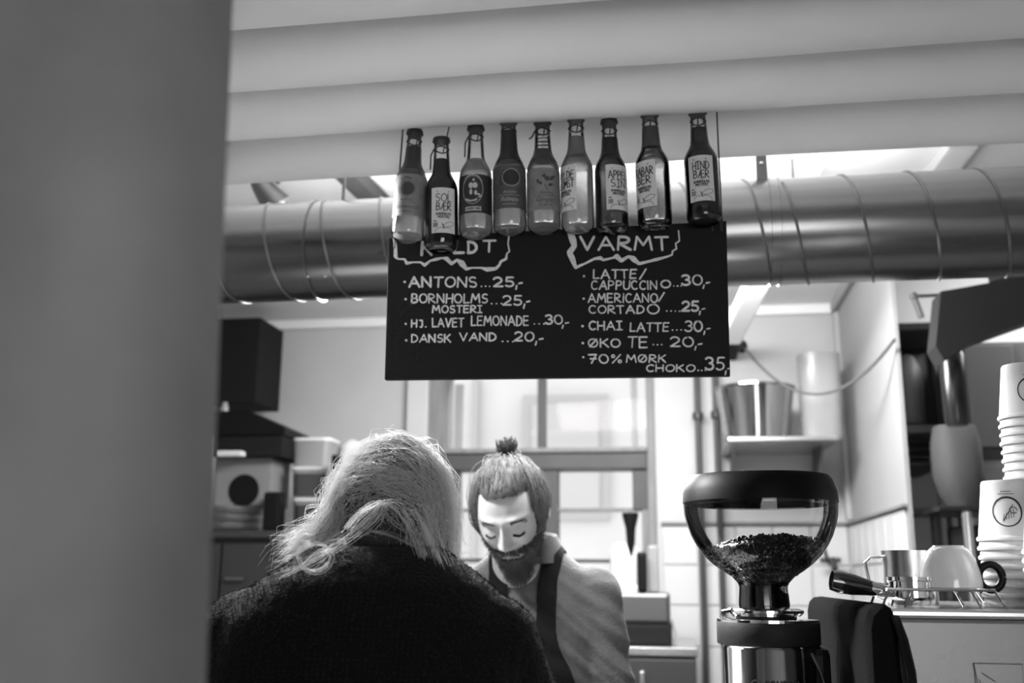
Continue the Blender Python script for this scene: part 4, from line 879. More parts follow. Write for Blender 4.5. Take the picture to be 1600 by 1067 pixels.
# pipes on the back wall
for i, (pa, pb_, pj, lb) in enumerate((((1088, 590), (1113, 1067), 650, 'left one of two dark pipes down the back wall'), ((1117, 600), (1143, 1067), 648, 'right one of two dark pipes down the back wall'))):
    x = float(at(pa[0], 700, Y=4.93)[0])+.012; z0_ = .0; t = thing('wall_pipe', (x, 4.93, 0), lb, 'pipe', 'pipes on the back wall')
    MB().tube([(x, 4.93, 0), (x, 4.93, CZ)], .0145, 14).build('pipe_run', mat('pipe_dark', 62, .5, .3), t)
    zj = float(at(pa[0], pj, Y=4.93)[2]); MB().lathe([(.016, -.02), (.026, -.014), (.026, .014), (.016, .02)], (x, 4.93, zj), 20).build('pipe_union', mat('pipe_dark', 62, .5, .3), t)
    for z_ in (zj, 1.0, .4): MB().bb(x-.006, x+.006, 4.93, 5.0, z_-.006, z_+.006).build('pipe_clip', SEAM, t, False)
q = at(1112, 569, Y=4.9); v = thing('stop_valve', q, 'dark stop valve between the wall pipes at the corner of the board', 'valve'); MB().lathe([(.02, -.012), (.022, 0), (.02, .012)], q, 16, Matrix.Rotation(pi/2, 3, 'X')).build('valve_wheel', DARKM, v); MB().tube([q, (q[0], 5.0, q[2])], .008, 8).build('valve_stem', DARKM, v)
# dark bracket by the board edge
q = at(1152, 535, Y=4.6); v = thing('wall_lamp_bracket', q, 'small dark fitting on the wall right of the menu board', 'fitting'); MB().bb(q[0]-.035, q[0]+.02, 4.55, 5.0, q[2]+.0, q[2]+.05).build('fitting_body', DARKM, v, False, bevel=.01); MB().ell((q[0]+.02, 4.6, q[2]-.02), (.025, .03, .03)).build('fitting_head', DARKM, v)
# hanging cord garland
G1 = at(1165, 545, Y=4.5); G2 = at(1398, 530, X=XR-.01); gm = []
for i in range(25):
    t_ = i/24; p = G1*(1-t_)+G2*t_; p = p.copy(); p[2] -= .20*4*t_*(1-t_); gm.append(p)
tag(MB().tube(gm, .006, 6).build('hanging_cord_line', mat('pale_cord', 80, .9), None), 'thin slack cord sagging across the corner above the shelf', 'cord')
# shelf with steel bucket and clear container
SY = 4.45; sz = float(at(1220, 684, Y=SY)[2]); sx0, sx1 = float(at(1138, 684, Y=SY)[0]), float(at(1310, 684, Y=SY)[0])
sh = thing('wall_shelf', ((sx0+sx1)/2, 4.7, sz), 'thin steel wall shelf carrying the bucket and clear container', 'shelf')
MB().bb(sx0, sx1, SY, 5.0, sz-.012, sz+.006).build('shelf_board', STEEL, sh, False, bevel=.003)
for x in (sx0+.03, sx1-.04): MB().add([(x, 5.0, sz-.012), (x, 5.0, sz-.16), (x, 4.62, sz-.012), (x+.012, 5.0, sz-.012), (x+.012, 5.0, sz-.16), (x+.012, 4.62, sz-.012)], [(0, 1, 2), (5, 4, 3), (0, 3, 4, 1), (1, 4, 5, 2), (2, 5, 3, 0)]).build('bracket', SEAM, sh, False)
SY += .16; q = at(1182, 683, Y=SY); dd = np.dot(q-CAM, _f)/FPX; zt_ = float(at(1182, 607, Y=SY)[2])
bu = thing('steel_bucket', (q[0], SY, sz+.006), 'polished steel bucket tapering down on the wall shelf', 'bucket')
MB().lathe([(.001, sz+.008), (48*dd, sz+.008), (50*dd, sz+.012), (60*dd, zt_-.01), (63*dd, zt_-.006), (63*dd, zt_), (60*dd, zt_), (58*dd, zt_-.01), (47*dd, sz+.012), (.001, sz+.012)], (q[0], SY, 0), 56, cap=False).build('bucket_wall', mat('mirror_steel', 170, .1, 1), bu)
q = at(1285, 683, Y=SY); zt_ = float(at(1277, 556, Y=SY)[2]); cn = thing('clear_container', (q[0], SY, sz+.006), 'tall frosted plastic container on the right of the wall shelf', 'container')
MB().loft([(q[0], SY, sz+.006, 27*dd, 27*dd, 3), (q[0], SY, sz+.02, 30*dd, 30*dd, 3), (q[0], SY, zt_, 32*dd, 32*dd, 3)], 40).build('container_wall', mat('frosted_container', 180, .25, Transmission_Weight=.35, Alpha=.8), cn)
MB().ell((q[0]-.02, SY+.02, sz+.20), (.05, .03, .035)).build('inner_scoop', mat('scoop_white', 205, .3), cn)
# wall corner conduit and small tap over the tiles
q = at(1302, 875, Y=4.85); tp = thing('wall_tap', q, 'dark wall tap above the sink behind the grinder', 'tap'); MB().tube([(q[0], 5.0, q[2]), (q[0], 4.85, q[2]), (q[0], 4.82, q[2]-.04)], .014, 10).build('tap_body', mat('dark_tap', 80, .4, .6), tp); MB().tube([(q[0]-.05, 4.9, q[2]), (q[0]+.04, 4.9, q[2])], .012, 8).build('tap_bar', mat('dark_tap', 80, .4, .6), tp); MB().tube([(q[0]-.02, 4.88, q[2]), (q[0]-.045, 4.86, q[2]+.09)], .008, 8).build('tap_lever', mat('dark_tap', 80, .4, .6), tp)
# --- side room, through the opening
GD = mat('side_dark', 44, .6); GD2 = mat('side_grey', 88, .55); 
def sat(px, py, Y_): return at(px, py, Y=Y_)
def sbox(name, px0, py0, px1, py1, Y_, dep, m, parent, bev=.006):
    a, b_ = sat(px0, py0, Y_), sat(px1, py1, Y_); pm = py0 if py1 > 1000 else (py0+py1)/2; xa, xb = sat(px0, pm, Y_)[0], sat(px1, pm, Y_)[0]; z0 = 0 if py1 > 1000 else b_[2]
    return MB().bb(xa, xb, Y_, Y_+dep, z0, a[2]).build(name, m, parent, False, bevel=bev)
ss = thing('storage_shelf', sat(1430, 700, 4.1), 'dark open storage shelf seen through the doorway', 'shelf')
sbox('back_panel', 1380, 505, 1478, 730, 4.42, .03, GD, ss); sbox('shelf_board', 1406, 664, 1500, 676, 4.02, .4, GD2, ss); sbox('shelf_board', 1406, 722, 1475, 730, 4.02, .4, GD, ss); sbox('shelf_board', 1400, 505, 1490, 514, 4.02, .4, GD, ss); sbox('shelf_post', 1472, 510, 1479, 1300, 4.06, .03, GD2, ss); sbox('shelf_post', 1455, 510, 1462, 1300, 4.38, .03, GD2, ss)
a = sat(1424, 664, 4.15); zt_ = float(sat(1424, 553, 4.15)[2]); jg = thing('grey_canister', a, 'grey dome-topped canister on the dark storage shelf', 'canister')
MB().lathe([(.052, 0), (.056, .01), (.056, (zt_-a[2])*.55), (.048, (zt_-a[2])*.8), (.028, (zt_-a[2])*.96), (.001, zt_-a[2])], a, 32).build('canister_body', mat('canister_grey', 100, .5), jg)
for i in range(6):
    a, b_ = sat(1418, 722-i*6.2, 4.2), sat(1456, 717-i*6.2, 4.2); tag(MB().bb(a[0], b_[0], 4.2, 4.36, a[2], b_[2]-.002).build('tray', mat('tray_%d' % (i % 2), 56+40*(i % 2), .5), None, False, bevel=.003), ('lowest' if i == 0 else ORD[i])+' thin tray up in the pile on the storage shelf', 'tray', 'trays piled on the storage shelf')
ho = thing('extractor_hood', sat(1540, 480, 3.5), 'big black extractor hood under the right end of the duct', 'hood')
P = [sat(*v, 3.4) for v in ((1470, 455), (1640, 425), (1640, 490), (1528, 530), (1475, 562), (1462, 540))]; n = len(P); vs = [Vector(p) for p in P]; vs += [p+Vector((.0, .12, 0)) for p in vs]
MB().add(vs, [tuple(range(n-1, -1, -1)), tuple(range(n, 2*n))]+[(i, (i+1) % n, n+(i+1) % n, n+i) for i in range(n)]).build('hood_body', mat('hood_black', 42, .45), ho, False)
MB().tube([sat(1590, 440, 3.6), (sat(1590, 440, 3.6)[0], 3.6, CZ)], .09, 24).build('hood_flue', GD, ho)
a = sat(1486, 555, 3.6); z_ = float(sat(1486, 665, 3.6)[2])
MB().lathe([(.034, z_), (.04, z_+.02), (.042, a[2]), (.03, a[2]+.02)], (a[0], 3.6, 0), 28).build('lamp_tube', mat('gloss_dark_steel', 70, .25, .8), ho)
cb = thing('grey_cabinet', sat(1560, 700, 3.9), 'grey steel cabinet behind the tall stack of paper cups', 'cabinet')
sbox('cabinet_body', 1512, 535, 1700, 700, 3.95, .4, mat('cab_grey', 72, .5), cb); sbox('door', 1515, 540, 1590, 698, 3.93, .02, mat('cab_grey', 72, .5), cb, .004)
bgg = thing('grey_sack', sat(1500, 790, 3.8), 'soft grey sack standing on the steel table in the side room', 'sack'); a, b_ = sat(1462, 690, 3.72), sat(1560, 789, 3.62); cx_ = (a[0]+b_[0])/2; hw = (b_[0]-a[0])/2
MB().loft([(cx_+.02, 3.78, b_[2], hw*.7, .09, 3), (cx_+.01, 3.78, b_[2]+.05, hw*.92, .11, 3), (cx_, 3.78, (a[2]+b_[2])/2, hw, .12, 3), (cx_, 3.78, a[2], hw*.98, .10, 3), (cx_, 3.78, a[2]+.06, hw*.85, .07, 3)], 32).build('sack_body', mat('sack_grey', 72, .8, bump=.4, bscale=25), bgg)
tb = thing('steel_table', sat(1520, 792, 3.6), 'steel work table with tube legs seen left of the paper cups', 'table'); a, b_ = sat(1466, 790, 3.58), sat(1700, 798, 3.58)
MB().bb(a[0], b_[0], 3.58, 3.98, b_[2], a[2]).build('table_top', mat('dark_steel', 80, .3, .9), tb, False, bevel=.004)
for px in (1492, 1509):
    q = sat(px, 830, 3.65); MB().tube([(q[0], 3.62 if px > 1500 else 3.9, 0), (q[0], 3.62 if px > 1500 else 3.9, b_[2])], .017, 14).build('leg', CHROME if px > 1500 else GD2, tb)
MB().tube([(b_[0]-.05, 3.62, 0), (b_[0]-.05, 3.62, b_[2])], .017, 14).build('leg', CHROME, tb)
q = sat(1528, 850, 3.65); tag(MB().bb(q[0]-.04, q[0]+.10, 3.66, 3.88, 0, b_[2]-.04).build('bin', GD, None, False, bevel=.01), 'dark bin standing under the steel table', 'bin')
vp = thing('rail_pipe', sat(1450, 467, 3.3), 'thin dark rail fixed under the ceiling left of the extractor hood', 'rail')
A = sat(1428, 463, 3.75); MB().tube([A, sat(1488, 460, 3.75)], .006, 8).build('rail_bar', GD, vp); MB().ell(A, (.016, .016, .016)).build('rail_end', GD2, vp); MB().tube([A+np.array([0, 0, -.005]), A+np.array([.02, 0, -.08])], .012, 8).build('rail_hook', GD2, vp)

# ================================================================ PEOPLE
def smooth(a, b_, x): t = np.clip((x-a)/(b_-a), 0, 1); return t*t*(3-2*t)
def head_surface(D, fem=False):
    D = D/np.linalg.norm(D, axis=1, keepdims=True); x, y, z = D.T
    P = np.stack([x*.074, y*.094, z*.118], 1)
    low = smooth(.15, -1, z); P[:, 0] *= 1-.34*low; P[:, 1] = np.where(y < 0, P[:, 1]*(1-.04*low), P[:, 1]*(1-.45*smooth(0, -1, z)))
    P[:, 1] += np.where(y > 0, .008*smooth(-.4, .5, z)*y, 0)
    P[:, 1] = np.where(y < 0, P[:, 1]*(.93+.07*np.abs(x)), P[:, 1])
    X, Z = P[:, 0], P[:, 2]; f = smooth(.05, -.35, y)
    g = lambda cx, cz, sx, sz: np.exp(-((X-cx)/sx)**2-((Z-cz)/sz)**2)
    nz = np.interp(Z, [-.040, -.034, -.026, -.018, 0, .018, .028, .04], [0, .013, .027, .025, .017, .008, .004, 0])
    nw = np.interp(Z, [-.04, -.025, 0, .03], [.0115, .0115, .0085, .009])
    d = nz*np.exp(-(X/nw)**2)
    s = 1 if not fem else .8
    for sg in (-1, 1):
        d += .009*g(sg*.0125, -.027, .0055, .0055)-.0145*g(sg*.030, .011, .017, .012)+.0095*g(sg*.032, .008, .0125, .0095)-.0035*g(sg*.032, .0185, .014, .0022)-.0022*g(sg*.032, -.003, .014, .002)
        d += .0085*s*g(sg*.027, .028, .021, .007)+.006*g(sg*.041, -.016, .018, .014)-.003*g(sg*.026, -.030, .005, .012)
    d += .0055*g(0, -.0475, .017, .004)+.006*g(0, -.0585, .015, .0045)-.005*g(0, -.0530, .020, .0016)-.003*g(0, -.068, .014, .004)+.009*g(0, -.092, .020, .014)
    P[:, 1] -= d*f
    return P
def ico(sub):
    bm = bmesh.new(); bmesh.ops.create_icosphere(bm, subdivisions=sub, radius=1); me = bpy.data.meshes.new('i'); bm.to_mesh(me); bm.free()
    D = np.array([v.co[:] for v in me.vertices]); F_ = [tuple(p.vertices) for p in me.polygons]; bpy.data.meshes.remove(me); return D, F_
ID, IF = ico(6)
def xf(M, P): A = np.array(M.to_3x3()); return P @ A.T+np.array(M.translation)
def finger(mb, base, dirn, side, up, L, r, curl):
    p = Vector(base); d = Vector(dirn).normalized(); pts = [p-d*r*2, p]; rr_ = [r, r]; ax = Vector(side)
    for k_, f_ in enumerate((.45, .30, .25)):
        p = p+d*(L*f_); pts.append(p.copy()); rr_.append(r*(1-.1*(k_+1))); d = Matrix.Rotation(curl, 3, ax) @ d
    pts.append(pts[-1]+d*.001+Vector((0, 0, -.001))); rr_.append(r*.5); mb.tube(pts, rr_, 10)
def hand(mb, wrist, dirn, sgn, curl=.45):
    w = Vector(wrist); d = Vector(dirn).normalized(); up = Vector((0, 0, 1)); side = d.cross(up).normalized()
    R_ = Matrix((side, d, side.cross(d))).transposed()
    mb.ell(w+d*.048, (.038, .052, .016), R_, 18, 12)
    for i in range(4):
        o = (i-1.5)*.0185; L = (.066, .078, .073, .058)[i if sgn > 0 else 3-i]
        finger(mb, w+d*.088+side*o, d+side*(o*1.5), side, up, L, .0085, -curl)
    finger(mb, w+d*.030-side*(.032*sgn), d*.7-side*(.75*sgn), side, up, .060, .0105, -curl*.5)
def person(label, name='person', loc=(0, 0, 0)): return thing(name, loc, label, 'person')

# ---------------- barista behind the counter, facing the viewer
mx, my = float(at(822, 950, Y=2.36)[0]), 2.38
man = person('bearded barista in grey shirt and black apron looking down, hair tied in a topknot', loc=(mx, my, 0))
HC = Vector(at(800, 805, Y=2.26)); HM = Matrix.Translation(HC) @ Matrix.Rotation(radians(-4), 4, 'Y') @ Matrix.Rotation(radians(-6), 4, 'Z') @ Matrix.Rotation(radians(31), 4, 'X') @ Matrix.Scale(1.02, 4)
HV = xf(HM, head_surface(ID))
def arms(mb, sh, el, wr, r, n=20):
    sh, el, wr = Vector(sh), Vector(el), Vector(wr); pts = [sh+(el-sh)*t for t in (0, .33, .66, .95)]+[el+(wr-el)*t for t in (.06, .35, .7, 1)]
    mb.tube(pts, r, n)
shz = 1.432; SHL = Vector((mx-.160, my+.0, shz)); SHR = Vector((mx+.148, my+.0, shz)); ELL = Vector((mx-.26, my-.04, 1.20)); ELR = Vector((mx+.190, my-.03, 1.19)); WL = Vector((mx-.10, my-.32, 1.00)); WR = Vector((mx+.10, my-.33, 1.00))
bodym = MB()
bodym.tube([HC+Vector((0, .03, -.05)), HC+Vector((0, .07, -.11)), Vector((mx, my+.02, 1.46)), Vector((mx, my+.03, 1.40))], [.052, .055, .062, .08], 24)
bodym.loft([(mx, my+.03, 1.0, .13, .085, 2.4), (mx, my+.02, 1.25, .15, .09, 2.4), (mx, my+.02, 1.42, .15, .08, 2.4), (mx, my+.02, 1.47, .07, .06, 2)])
for s_, e_, w_, sg in ((SHL, ELL, WL, -1), (SHR, ELR, WR, 1)):
    arms(bodym, s_, e_, w_, [.045, .045, .042, .038, .038, .036, .03, .024]); dn = Vector((-.25*sg, -.95, -.12)); hand(bodym, w_, dn, sg)
bme = remesh(bodym, .0045, 4)
# join the detailed head to the body as one mesh
def join_body(bme_, HV_, IF_, ears, name, parent, m):
    nb = len(bme_.vertices); co = np.empty(nb*3); bme_.vertices.foreach_get('co', co); V = co.reshape(-1, 3).tolist()+HV_.tolist()
    F_ = [tuple(p.vertices) for p in bme_.polygons]+[tuple(i+nb for i in f) for f in IF_]; mb = MB(); mb.v = [tuple(v) for v in V]; mb.f = F_
    for e in ears: mb.add(e.v, e.f)
    return mb.build(name, m, parent, ang=180)
def ear(HM_, sg):
    e = MB(); R_ = Matrix.Rotation(radians(12*sg), 3, 'Z') @ Matrix.Rotation(radians(-12), 3, 'X')
    e.ell((sg*.0715, .016, .002), (.007, .015, .026), R_, 16, 12)
    pts = [Vector((sg*.0765, .016+.013*sin(a), .004+.023*cos(a))) for a in [radians(-40+i*24) for i in range(11)]]; e.tube(pts, .0034, 8)
    e.v = [tuple(HM_ @ Vector(v)) for v in e.v]; return e
join_body(bme, HV, IF, [ear(HM, -1), ear(HM, 1)], 'body', man, SKIN)
# scalp, brows, beard
def head_shell(HM_, mask, off, name, m, parent, **kw):
    P = head_surface(ID, **kw); keep = mask(P); F_ = [f for f in IF if keep[f[0]] and keep[f[1]] and keep[f[2]]]
    used = sorted({i for f in F_ for i in f}); mp_ = {a: b_ for b_, a in enumerate(used)}; o = off(P)[used]
    c = P[used]; nrm = c/np.array([.074**2, .094**2, .118**2]); nrm /= np.linalg.norm(nrm, axis=1, keepdims=True)
    return link(name, mk(xf(HM_, c+nrm*o[:, None]), [tuple(mp_[i] for i in f) for f in F_], name), m, parent, True, 180)
def mk(V, F_, name): me = bpy.data.meshes.new(name); me.from_pydata(np.asarray(V).tolist(), [], F_); me.update(); return me
def hairline(P): # scalp region: above the forehead and behind the ears
    side = (np.abs(P[:, 0]) > .0575) & (P[:, 1] > -.050) & (P[:, 2] > -.030)
    return ((P[:, 2] > .080+(P[:, 1]+.09)*-.62+np.minimum(P[:, 0]**2*9, .02)+.003+.0025*np.sin(P[:, 0]*310+2)+.003*np.sin(P[:, 0]*120+1)) & ~((P[:, 1] < -.045) & (P[:, 2] < .072)) & ~((P[:, 1] > 0) & (P[:, 2] < -.055))) | side
cap = head_shell(HM, hairline, lambda P: .0008+.008*smooth(.085, .12, P[:, 2]-.5*P[:, 1]), 'hair', mat('hair_base', 30, .7, bump=.6, bscale=120, stretch=(1, 1, .3)), man)
BUN = np.array([0.004, .030, .135])
def comb(N, jit=.004, K=10):
    out = []
    while len(out) < N:
        d = rng.normal(size=3); d /= np.linalg.norm(d); p = head_surface(d[None])[0]
        if not hairline(p[None])[0]: continue
        bd = np.array([.02, .42, .95]); bd /= np.linalg.norm(bd); ln = min(1.0, rng.uniform(.5, 1.1)); w = rng.normal(size=3)*jit
        ds = np.stack([(1-t)*d+t*bd for t in np.linspace(0, ln, K)]); ps = head_surface(ds); nr = ps/np.array([.074**2, .094**2, .118**2]); nr /= np.linalg.norm(nr, axis=1, keepdims=True)
        ps = ps+nr*(.0010+.0080*np.sin(np.linspace(0, pi*.75, K))**.6)[:, None]*rng.uniform(.55, 1.25)+w*np.sin(np.linspace(0, pi, K))[:, None]; out.append(ps)
    return np.array(out)
hs = comb(3000, .006); hs = xf(HM, hs.reshape(-1, 3)).reshape(hs.shape); strands('hair_strands', hs, .0009, milky('combed_hair', 98, .25), cap, .7)
# topknot
tk = []
for i in range(240):
    a = rng.uniform(0, 2*pi); r0 = rng.uniform(0, .006); lean = rng.choice([-.6, 1.2])*.011+rng.normal()*.004; hgt = rng.uniform(.022, .046)
    b0 = np.array([.006+r0*cos(a), .042+r0*sin(a), .118]); t_ = np.linspace(0, 1, 7)[:, None]
    tk.append(b0+np.array([lean+cos(a)*.004, .006*sin(a), hgt])*t_+np.array([cos(a), sin(a), 0])*.007*np.sin(t_*pi))
tk = np.array(tk); tk = xf(HM, tk.reshape(-1, 3)).reshape(tk.shape); strands('topknot', tk, .0010, BROWN, cap, .5)
bandm = MB().lathe([(.008, -.004), (.011, 0), (.008, .004)], n=20); bandm.v = [tuple(HM @ (Vector(v)+Vector((.006, .042, .124)))) for v in bandm.v]; bandm.build('hair_band', DARKM, cap)
def beard_mask(P):
    X, Y_, Z = P.T
    jaw = (Z < -.032-.0*X) & (Y_ < .035) & ((np.abs(X) > .030) | (Z < -.062)); side = (Z < -.024) & (Z > -.06) & (np.abs(X) > .050) & (Y_ < .02) & (Y_ > -.07)
    mous = (Z < -.037) & (Z > -.048) & (np.abs(X) < .032) & (Y_ < 0); lipz = (Z > -.064) & (Z < -.044) & (np.abs(X) < .022)
    return ((jaw | side) & ~lipz & (Y_ < .04) | mous)
bs = head_shell(HM, lambda P: beard_mask(P) & ~((P[:, 2] < -.037) & (P[:, 2] > -.048) & (np.abs(P[:, 0]) < .032)), lambda P: .002+.007*smooth(-.03, -.09, P[:, 2]), 'beard', mat('beard_base', 50, .8, bump=.8, bscale=150), man)
out = []
while len(out) < 3600:
    d = rng.normal(size=3); d[1] = -abs(d[1])*1.0+.3*(rng.random() < .3); d[2] = -abs(d[2]); d /= np.linalg.norm(d); p = head_surface(d[None])[0]
    if not beard_mask(p[None])[0]: continue
    nr = p/np.array([.074**2, .094**2, .118**2]); nr /= np.linalg.norm(nr); mz = smooth(-.05, -.09, p[2:3])[0]; L = .006+.024*mz*rng.uniform(.6, 1.1)
    mou = (p[2] > -.05) & (abs(p[0]) < .033); dr_ = np.array([0, -.1, -1.0]) if not mou else np.array([np.sign(p[0])*1.0, -.05, -.35]); L = .014 if mou else L
    t_ = np.linspace(0, 1, 6)[:, None]; q = p+nr*.001+nr*L*.45*t_+dr_*L*t_**1.2+rng.normal(size=3)*.003*t_; q[:, 0] *= (1-.25*mz*t_[:, 0]); out.append(q)
out = np.array(out); out = xf(HM, out.reshape(-1, 3)).reshape(out.shape); strands('beard_strands', out, .00075, BEARD, bs, .4)
out = []
for sg in (-1, 1):
    for i in range(300):
        u = rng.random(); x_ = sg*(.014+.034*u); z_ = .0195+.006*sin(u*2.4)-.004*u+rng.normal()*.0024; d = np.array([x_/.074, -.85, z_/.118]); p = head_surface(d[None])[0]; p = np.array([p[0], p[1]-.0004, p[2]])
        t_ = np.linspace(0, 1, 4)[:, None]; out.append(p+np.array([sg*.006, .0028*u, .0025])*t_+np.array([0, -.0004, 0])*np.sin(t_*pi))
out = np.array(out); out = xf(HM, out.reshape(-1, 3)).reshape(out.shape); strands('eyebrows', out, .0005, BROWN, man, .6)
out = []
for sg in (-1, 1):
    for i in range(60):
        u = i/59; x_ = sg*(.018+.028*u); z_ = -.0005-.0040*sin(u*pi); d = np.array([x_/.074, -.88, z_/.118]); p = head_surface(d[None])[0]
        t_ = np.linspace(0, 1, 4)[:, None]; out.append(p+np.array([0, -.0008, 0])+np.array([sg*.002*(u-.4), -.0040, -.0035])*t_)
out = np.array(out); out = xf(HM, out.reshape(-1, 3)).reshape(out.shape); strands('eyelashes', out, .0006, DARKM, man, .5)
lm = head_shell(HM, lambda P: (np.abs(P[:, 0]) < .021) & (P[:, 2] < -.0445) & (P[:, 2] > -.0635) & (P[:, 1] < -.05) & (np.abs(P[:, 0])*.35+np.abs(P[:, 2]+.0535) < .0095), lambda P: np.full(len(P), .0006), 'lips', LIP, man)
# shirt
sm = MB(); ly = my+.02
sm.loft([(mx, ly, .92, .175, .12, 2.6), (mx, ly, 1.05, .17, .118, 2.6), (mx, ly, 1.20, .175, .12, 2.6), (mx, ly, 1.33, .185, .12, 2.7), (mx, ly, 1.41, .175, .105, 2.7), (mx, ly, 1.455, .155, .09, 2.4), (mx, ly, 1.482, .12, .08, 2.2), (mx, ly-.005, 1.512, .078, .068, 2), (mx, ly-.010, 1.532, .066, .066, 2)], 48)
for s_, e_, w_ in ((SHL, ELL, WL), (SHR, ELR, WR)):
    sm.ell(s_+Vector((0, .01, -.012)), (.066, .068, .062)); mid = e_+(w_-e_)*.30
    pts = [s_+(e_-s_)*t for t in (0, .2, .4, .6, .8, .96)]+[e_+(w_-e_)*t for t in (.1, .2, .3)]; sm.tube(pts, [.060, .063, .061, .058, .057, .057, .056, .055, .053], 24)
rm = remesh(sm, .006, 8)
nv = len(rm.vertices); co = np.empty(nv*3); rm.vertices.foreach_get('co', co); co = co.reshape(-1, 3); no = np.empty(nv*3); rm.vertices.foreach_get('normal', no); no = no.reshape(-1, 3)
X, Y_, Z = co.T; arm = smooth(.11, .17, np.abs(X-mx))
w1 = np.sin((X-mx)*55+Z*38+2.2*np.sin(Z*21+X*13)); w2 = np.sin((X-mx)*-30+Z*70+1.5*np.sin(X*40)+Y_*30); w3 = np.sin(Z*120+X*60+3*np.sin(Y_*30))
co += no*((.0022*w1*(1-.4*arm)+.0020*w2*arm+.0010*w3-.0026*(1-np.abs(np.sin((X-mx)*16+Z*9+1.8*np.sin(Z*9+Y_*14))))**4+.0010*np.sin(Z*170+X*110+4*np.sin(X*25+Z*18)))*smooth(1.52, 1.40, Z))[:, None]; rm.vertices.foreach_set('co', co.ravel()); rm.update()
shirt = link('shirt', rm, SHIRT, man, True, 180)
mb = MB()
for s_, e_, w_ in ((SHL, ELL, WL), (SHR, ELR, WR)):
    a_ = e_+(w_-e_)*.24; b_ = e_+(w_-e_)*.42; mb.tube([a_, a_+(b_-a_)*.15, b_-(b_-a_)*.15, b_], [.056, .062, .061, .054], 24)
mb.build('rolled_cuff', SHIRT, shirt)
mb = MB(); cr = []
for i in range(40):
    a = radians(-86+i*(352/39)+.0); cr.append((cos(a), sin(a)))
vs = []; fs = []
for i, (c_, s__) in enumerate(cr):
    for rr_, z_ in ((.066, 1.485), (.058, 1.540), (.064, 1.546), (.088, 1.492)): vs.append((mx+c_*rr_*1.05, my+.006+s__*rr_, z_+.012*s__))
for i in range(39):
    for j in range(3): fs.append((i*4+j, (i+1)*4+j, (i+1)*4+j+1, i*4+j+1))
mb.add(vs, fs).build('collar', SHIRT, shirt)
# apron: bib and straps lifted off the shirt
def apm(c):
    X, Y_, Z = c[:, 0]-mx, c[:, 1], c[:, 2]; hw = np.interp(Z, [.9, 1.15, 1.28, 1.36, 1.42], [.17, .15, .095, .056, .05])
    bib = (Y_ < ly+.02) & (Z < 1.335) & (np.abs(X) < hw+.004); hw2 = np.interp(Z, [1.25, 1.40, 1.52], [.058, .052, .062]); strap = (Z >= 1.25) & (np.abs(np.abs(X)-hw2) < .0235) & (Y_ < ly+.06)
    return bib | strap
apr = shell(rm, apm, .006, 'apron', APRON, man)
tr2 = MB(); tr2.loft([(mx, ly, .80, .17, .12, 2.4), (mx, ly, .95, .165, .115, 2.4)]); 
for sg in (-1, 1): tr2.tube([(mx+sg*.09, ly, .88), (mx+sg*.10, ly, .5), (mx+sg*.10, ly+.01, .08)], [.085, .065, .055], 20)
tr2.build('trousers', TROUSER, man)
for sg in (-1, 1):
    MB().loft([(mx+sg*.10, ly-.05, 0, .05, .13, 2.5), (mx+sg*.10, ly-.05, .03, .05, .13, 2.5), (mx+sg*.10, ly-.03, .07, .045, .10, 2.3), (mx+sg*.10, ly, .11, .04, .05, 2)]).build('shoe', DARKP, man)
print('man done')

# ---------------- customer with blond hair, seen from behind
wx_, wy_ = -.392, 1.335
wom = person('person with messy blond hair and a black wool coat, back to the viewer', loc=(wx_, wy_, 0))
WC = Vector(at(614, 800, Y=1.43)); WMx = Matrix.Translation(WC) @ Matrix.Rotation(radians(180), 4, 'Z') @ Matrix.Rotation(radians(34), 4, 'X') @ Matrix.Scale(.96, 4)
WV = xf(WMx, head_surface(ID, True))
wb = MB(); wb.tube([WC+Vector((0, -.03, -.05)), WC+Vector((0, -.05, -.09)), Vector((wx_, wy_, 1.40)), Vector((wx_, wy_, 1.34))], [.045, .047, .055, .07], 24)
wb.loft([(wx_, wy_, 1.0, .12, .08, 2.4), (wx_, wy_, 1.25, .14, .085, 2.4), (wx_, wy_, 1.38, .13, .075, 2.4), (wx_, wy_, 1.42, .06, .055, 2)])
sL, sR = Vector((wx_-.165, wy_, 1.375)), Vector((wx_+.152, wy_, 1.37)); eL, eR = Vector((wx_-.185, wy_+.03, 1.13)), Vector((wx_+.215, wy_+.03, 1.12)); wL, wR = Vector((wx_-.10, wy_+.24, 1.0)), Vector((wx_+.12, wy_+.24, 1.0))
for s_, e_, w_, sg in ((sL, eL, wL, 1), (sR, eR, wR, -1)):
    arms(wb, s_, e_, w_, [.04, .04, .037, .034, .034, .032, .027, .022]); hand(wb, w_, Vector((.2*sg, .95, -.12)), sg)
join_body(remesh(wb, .005, 4), WV, IF, [ear(WMx, -1), ear(WMx, 1)], 'body', wom, SKIN)
cm = MB()
cm.loft([(wx_, wy_, .50, .27, .18, 2.4), (wx_, wy_, .8, .24, .165, 2.4), (wx_, wy_, 1.1, .215, .15, 2.6), (wx_, wy_, 1.25, .215, .14, 2.8), (wx_, wy_, 1.34, .208, .132, 2.8), (wx_, wy_, 1.40, .19, .118, 2.6), (wx_+.0, wy_, 1.440, .155, .10, 2.4), (wx_+.0, wy_+.01, 1.468, .115, .085, 2.2), (wx_, wy_+.02, 1.488, .085, .07, 2)], 48)
for s_, e_, w_ in ((sL, eL, wL), (sR, eR, wR)):
    cm.ell(s_+Vector((0, 0, -.006)), (.070, .08, .066)); pts = [s_+(e_-s_)*t for t in (0, .25, .5, .75, .96)]+[e_+(w_-e_)*t for t in (.1, .4, .7, .9)]; cm.tube(pts, [.066, .071, .071, .069, .066, .064, .058, .052, .05], 24)
rc = remesh(cm, .007, 14)
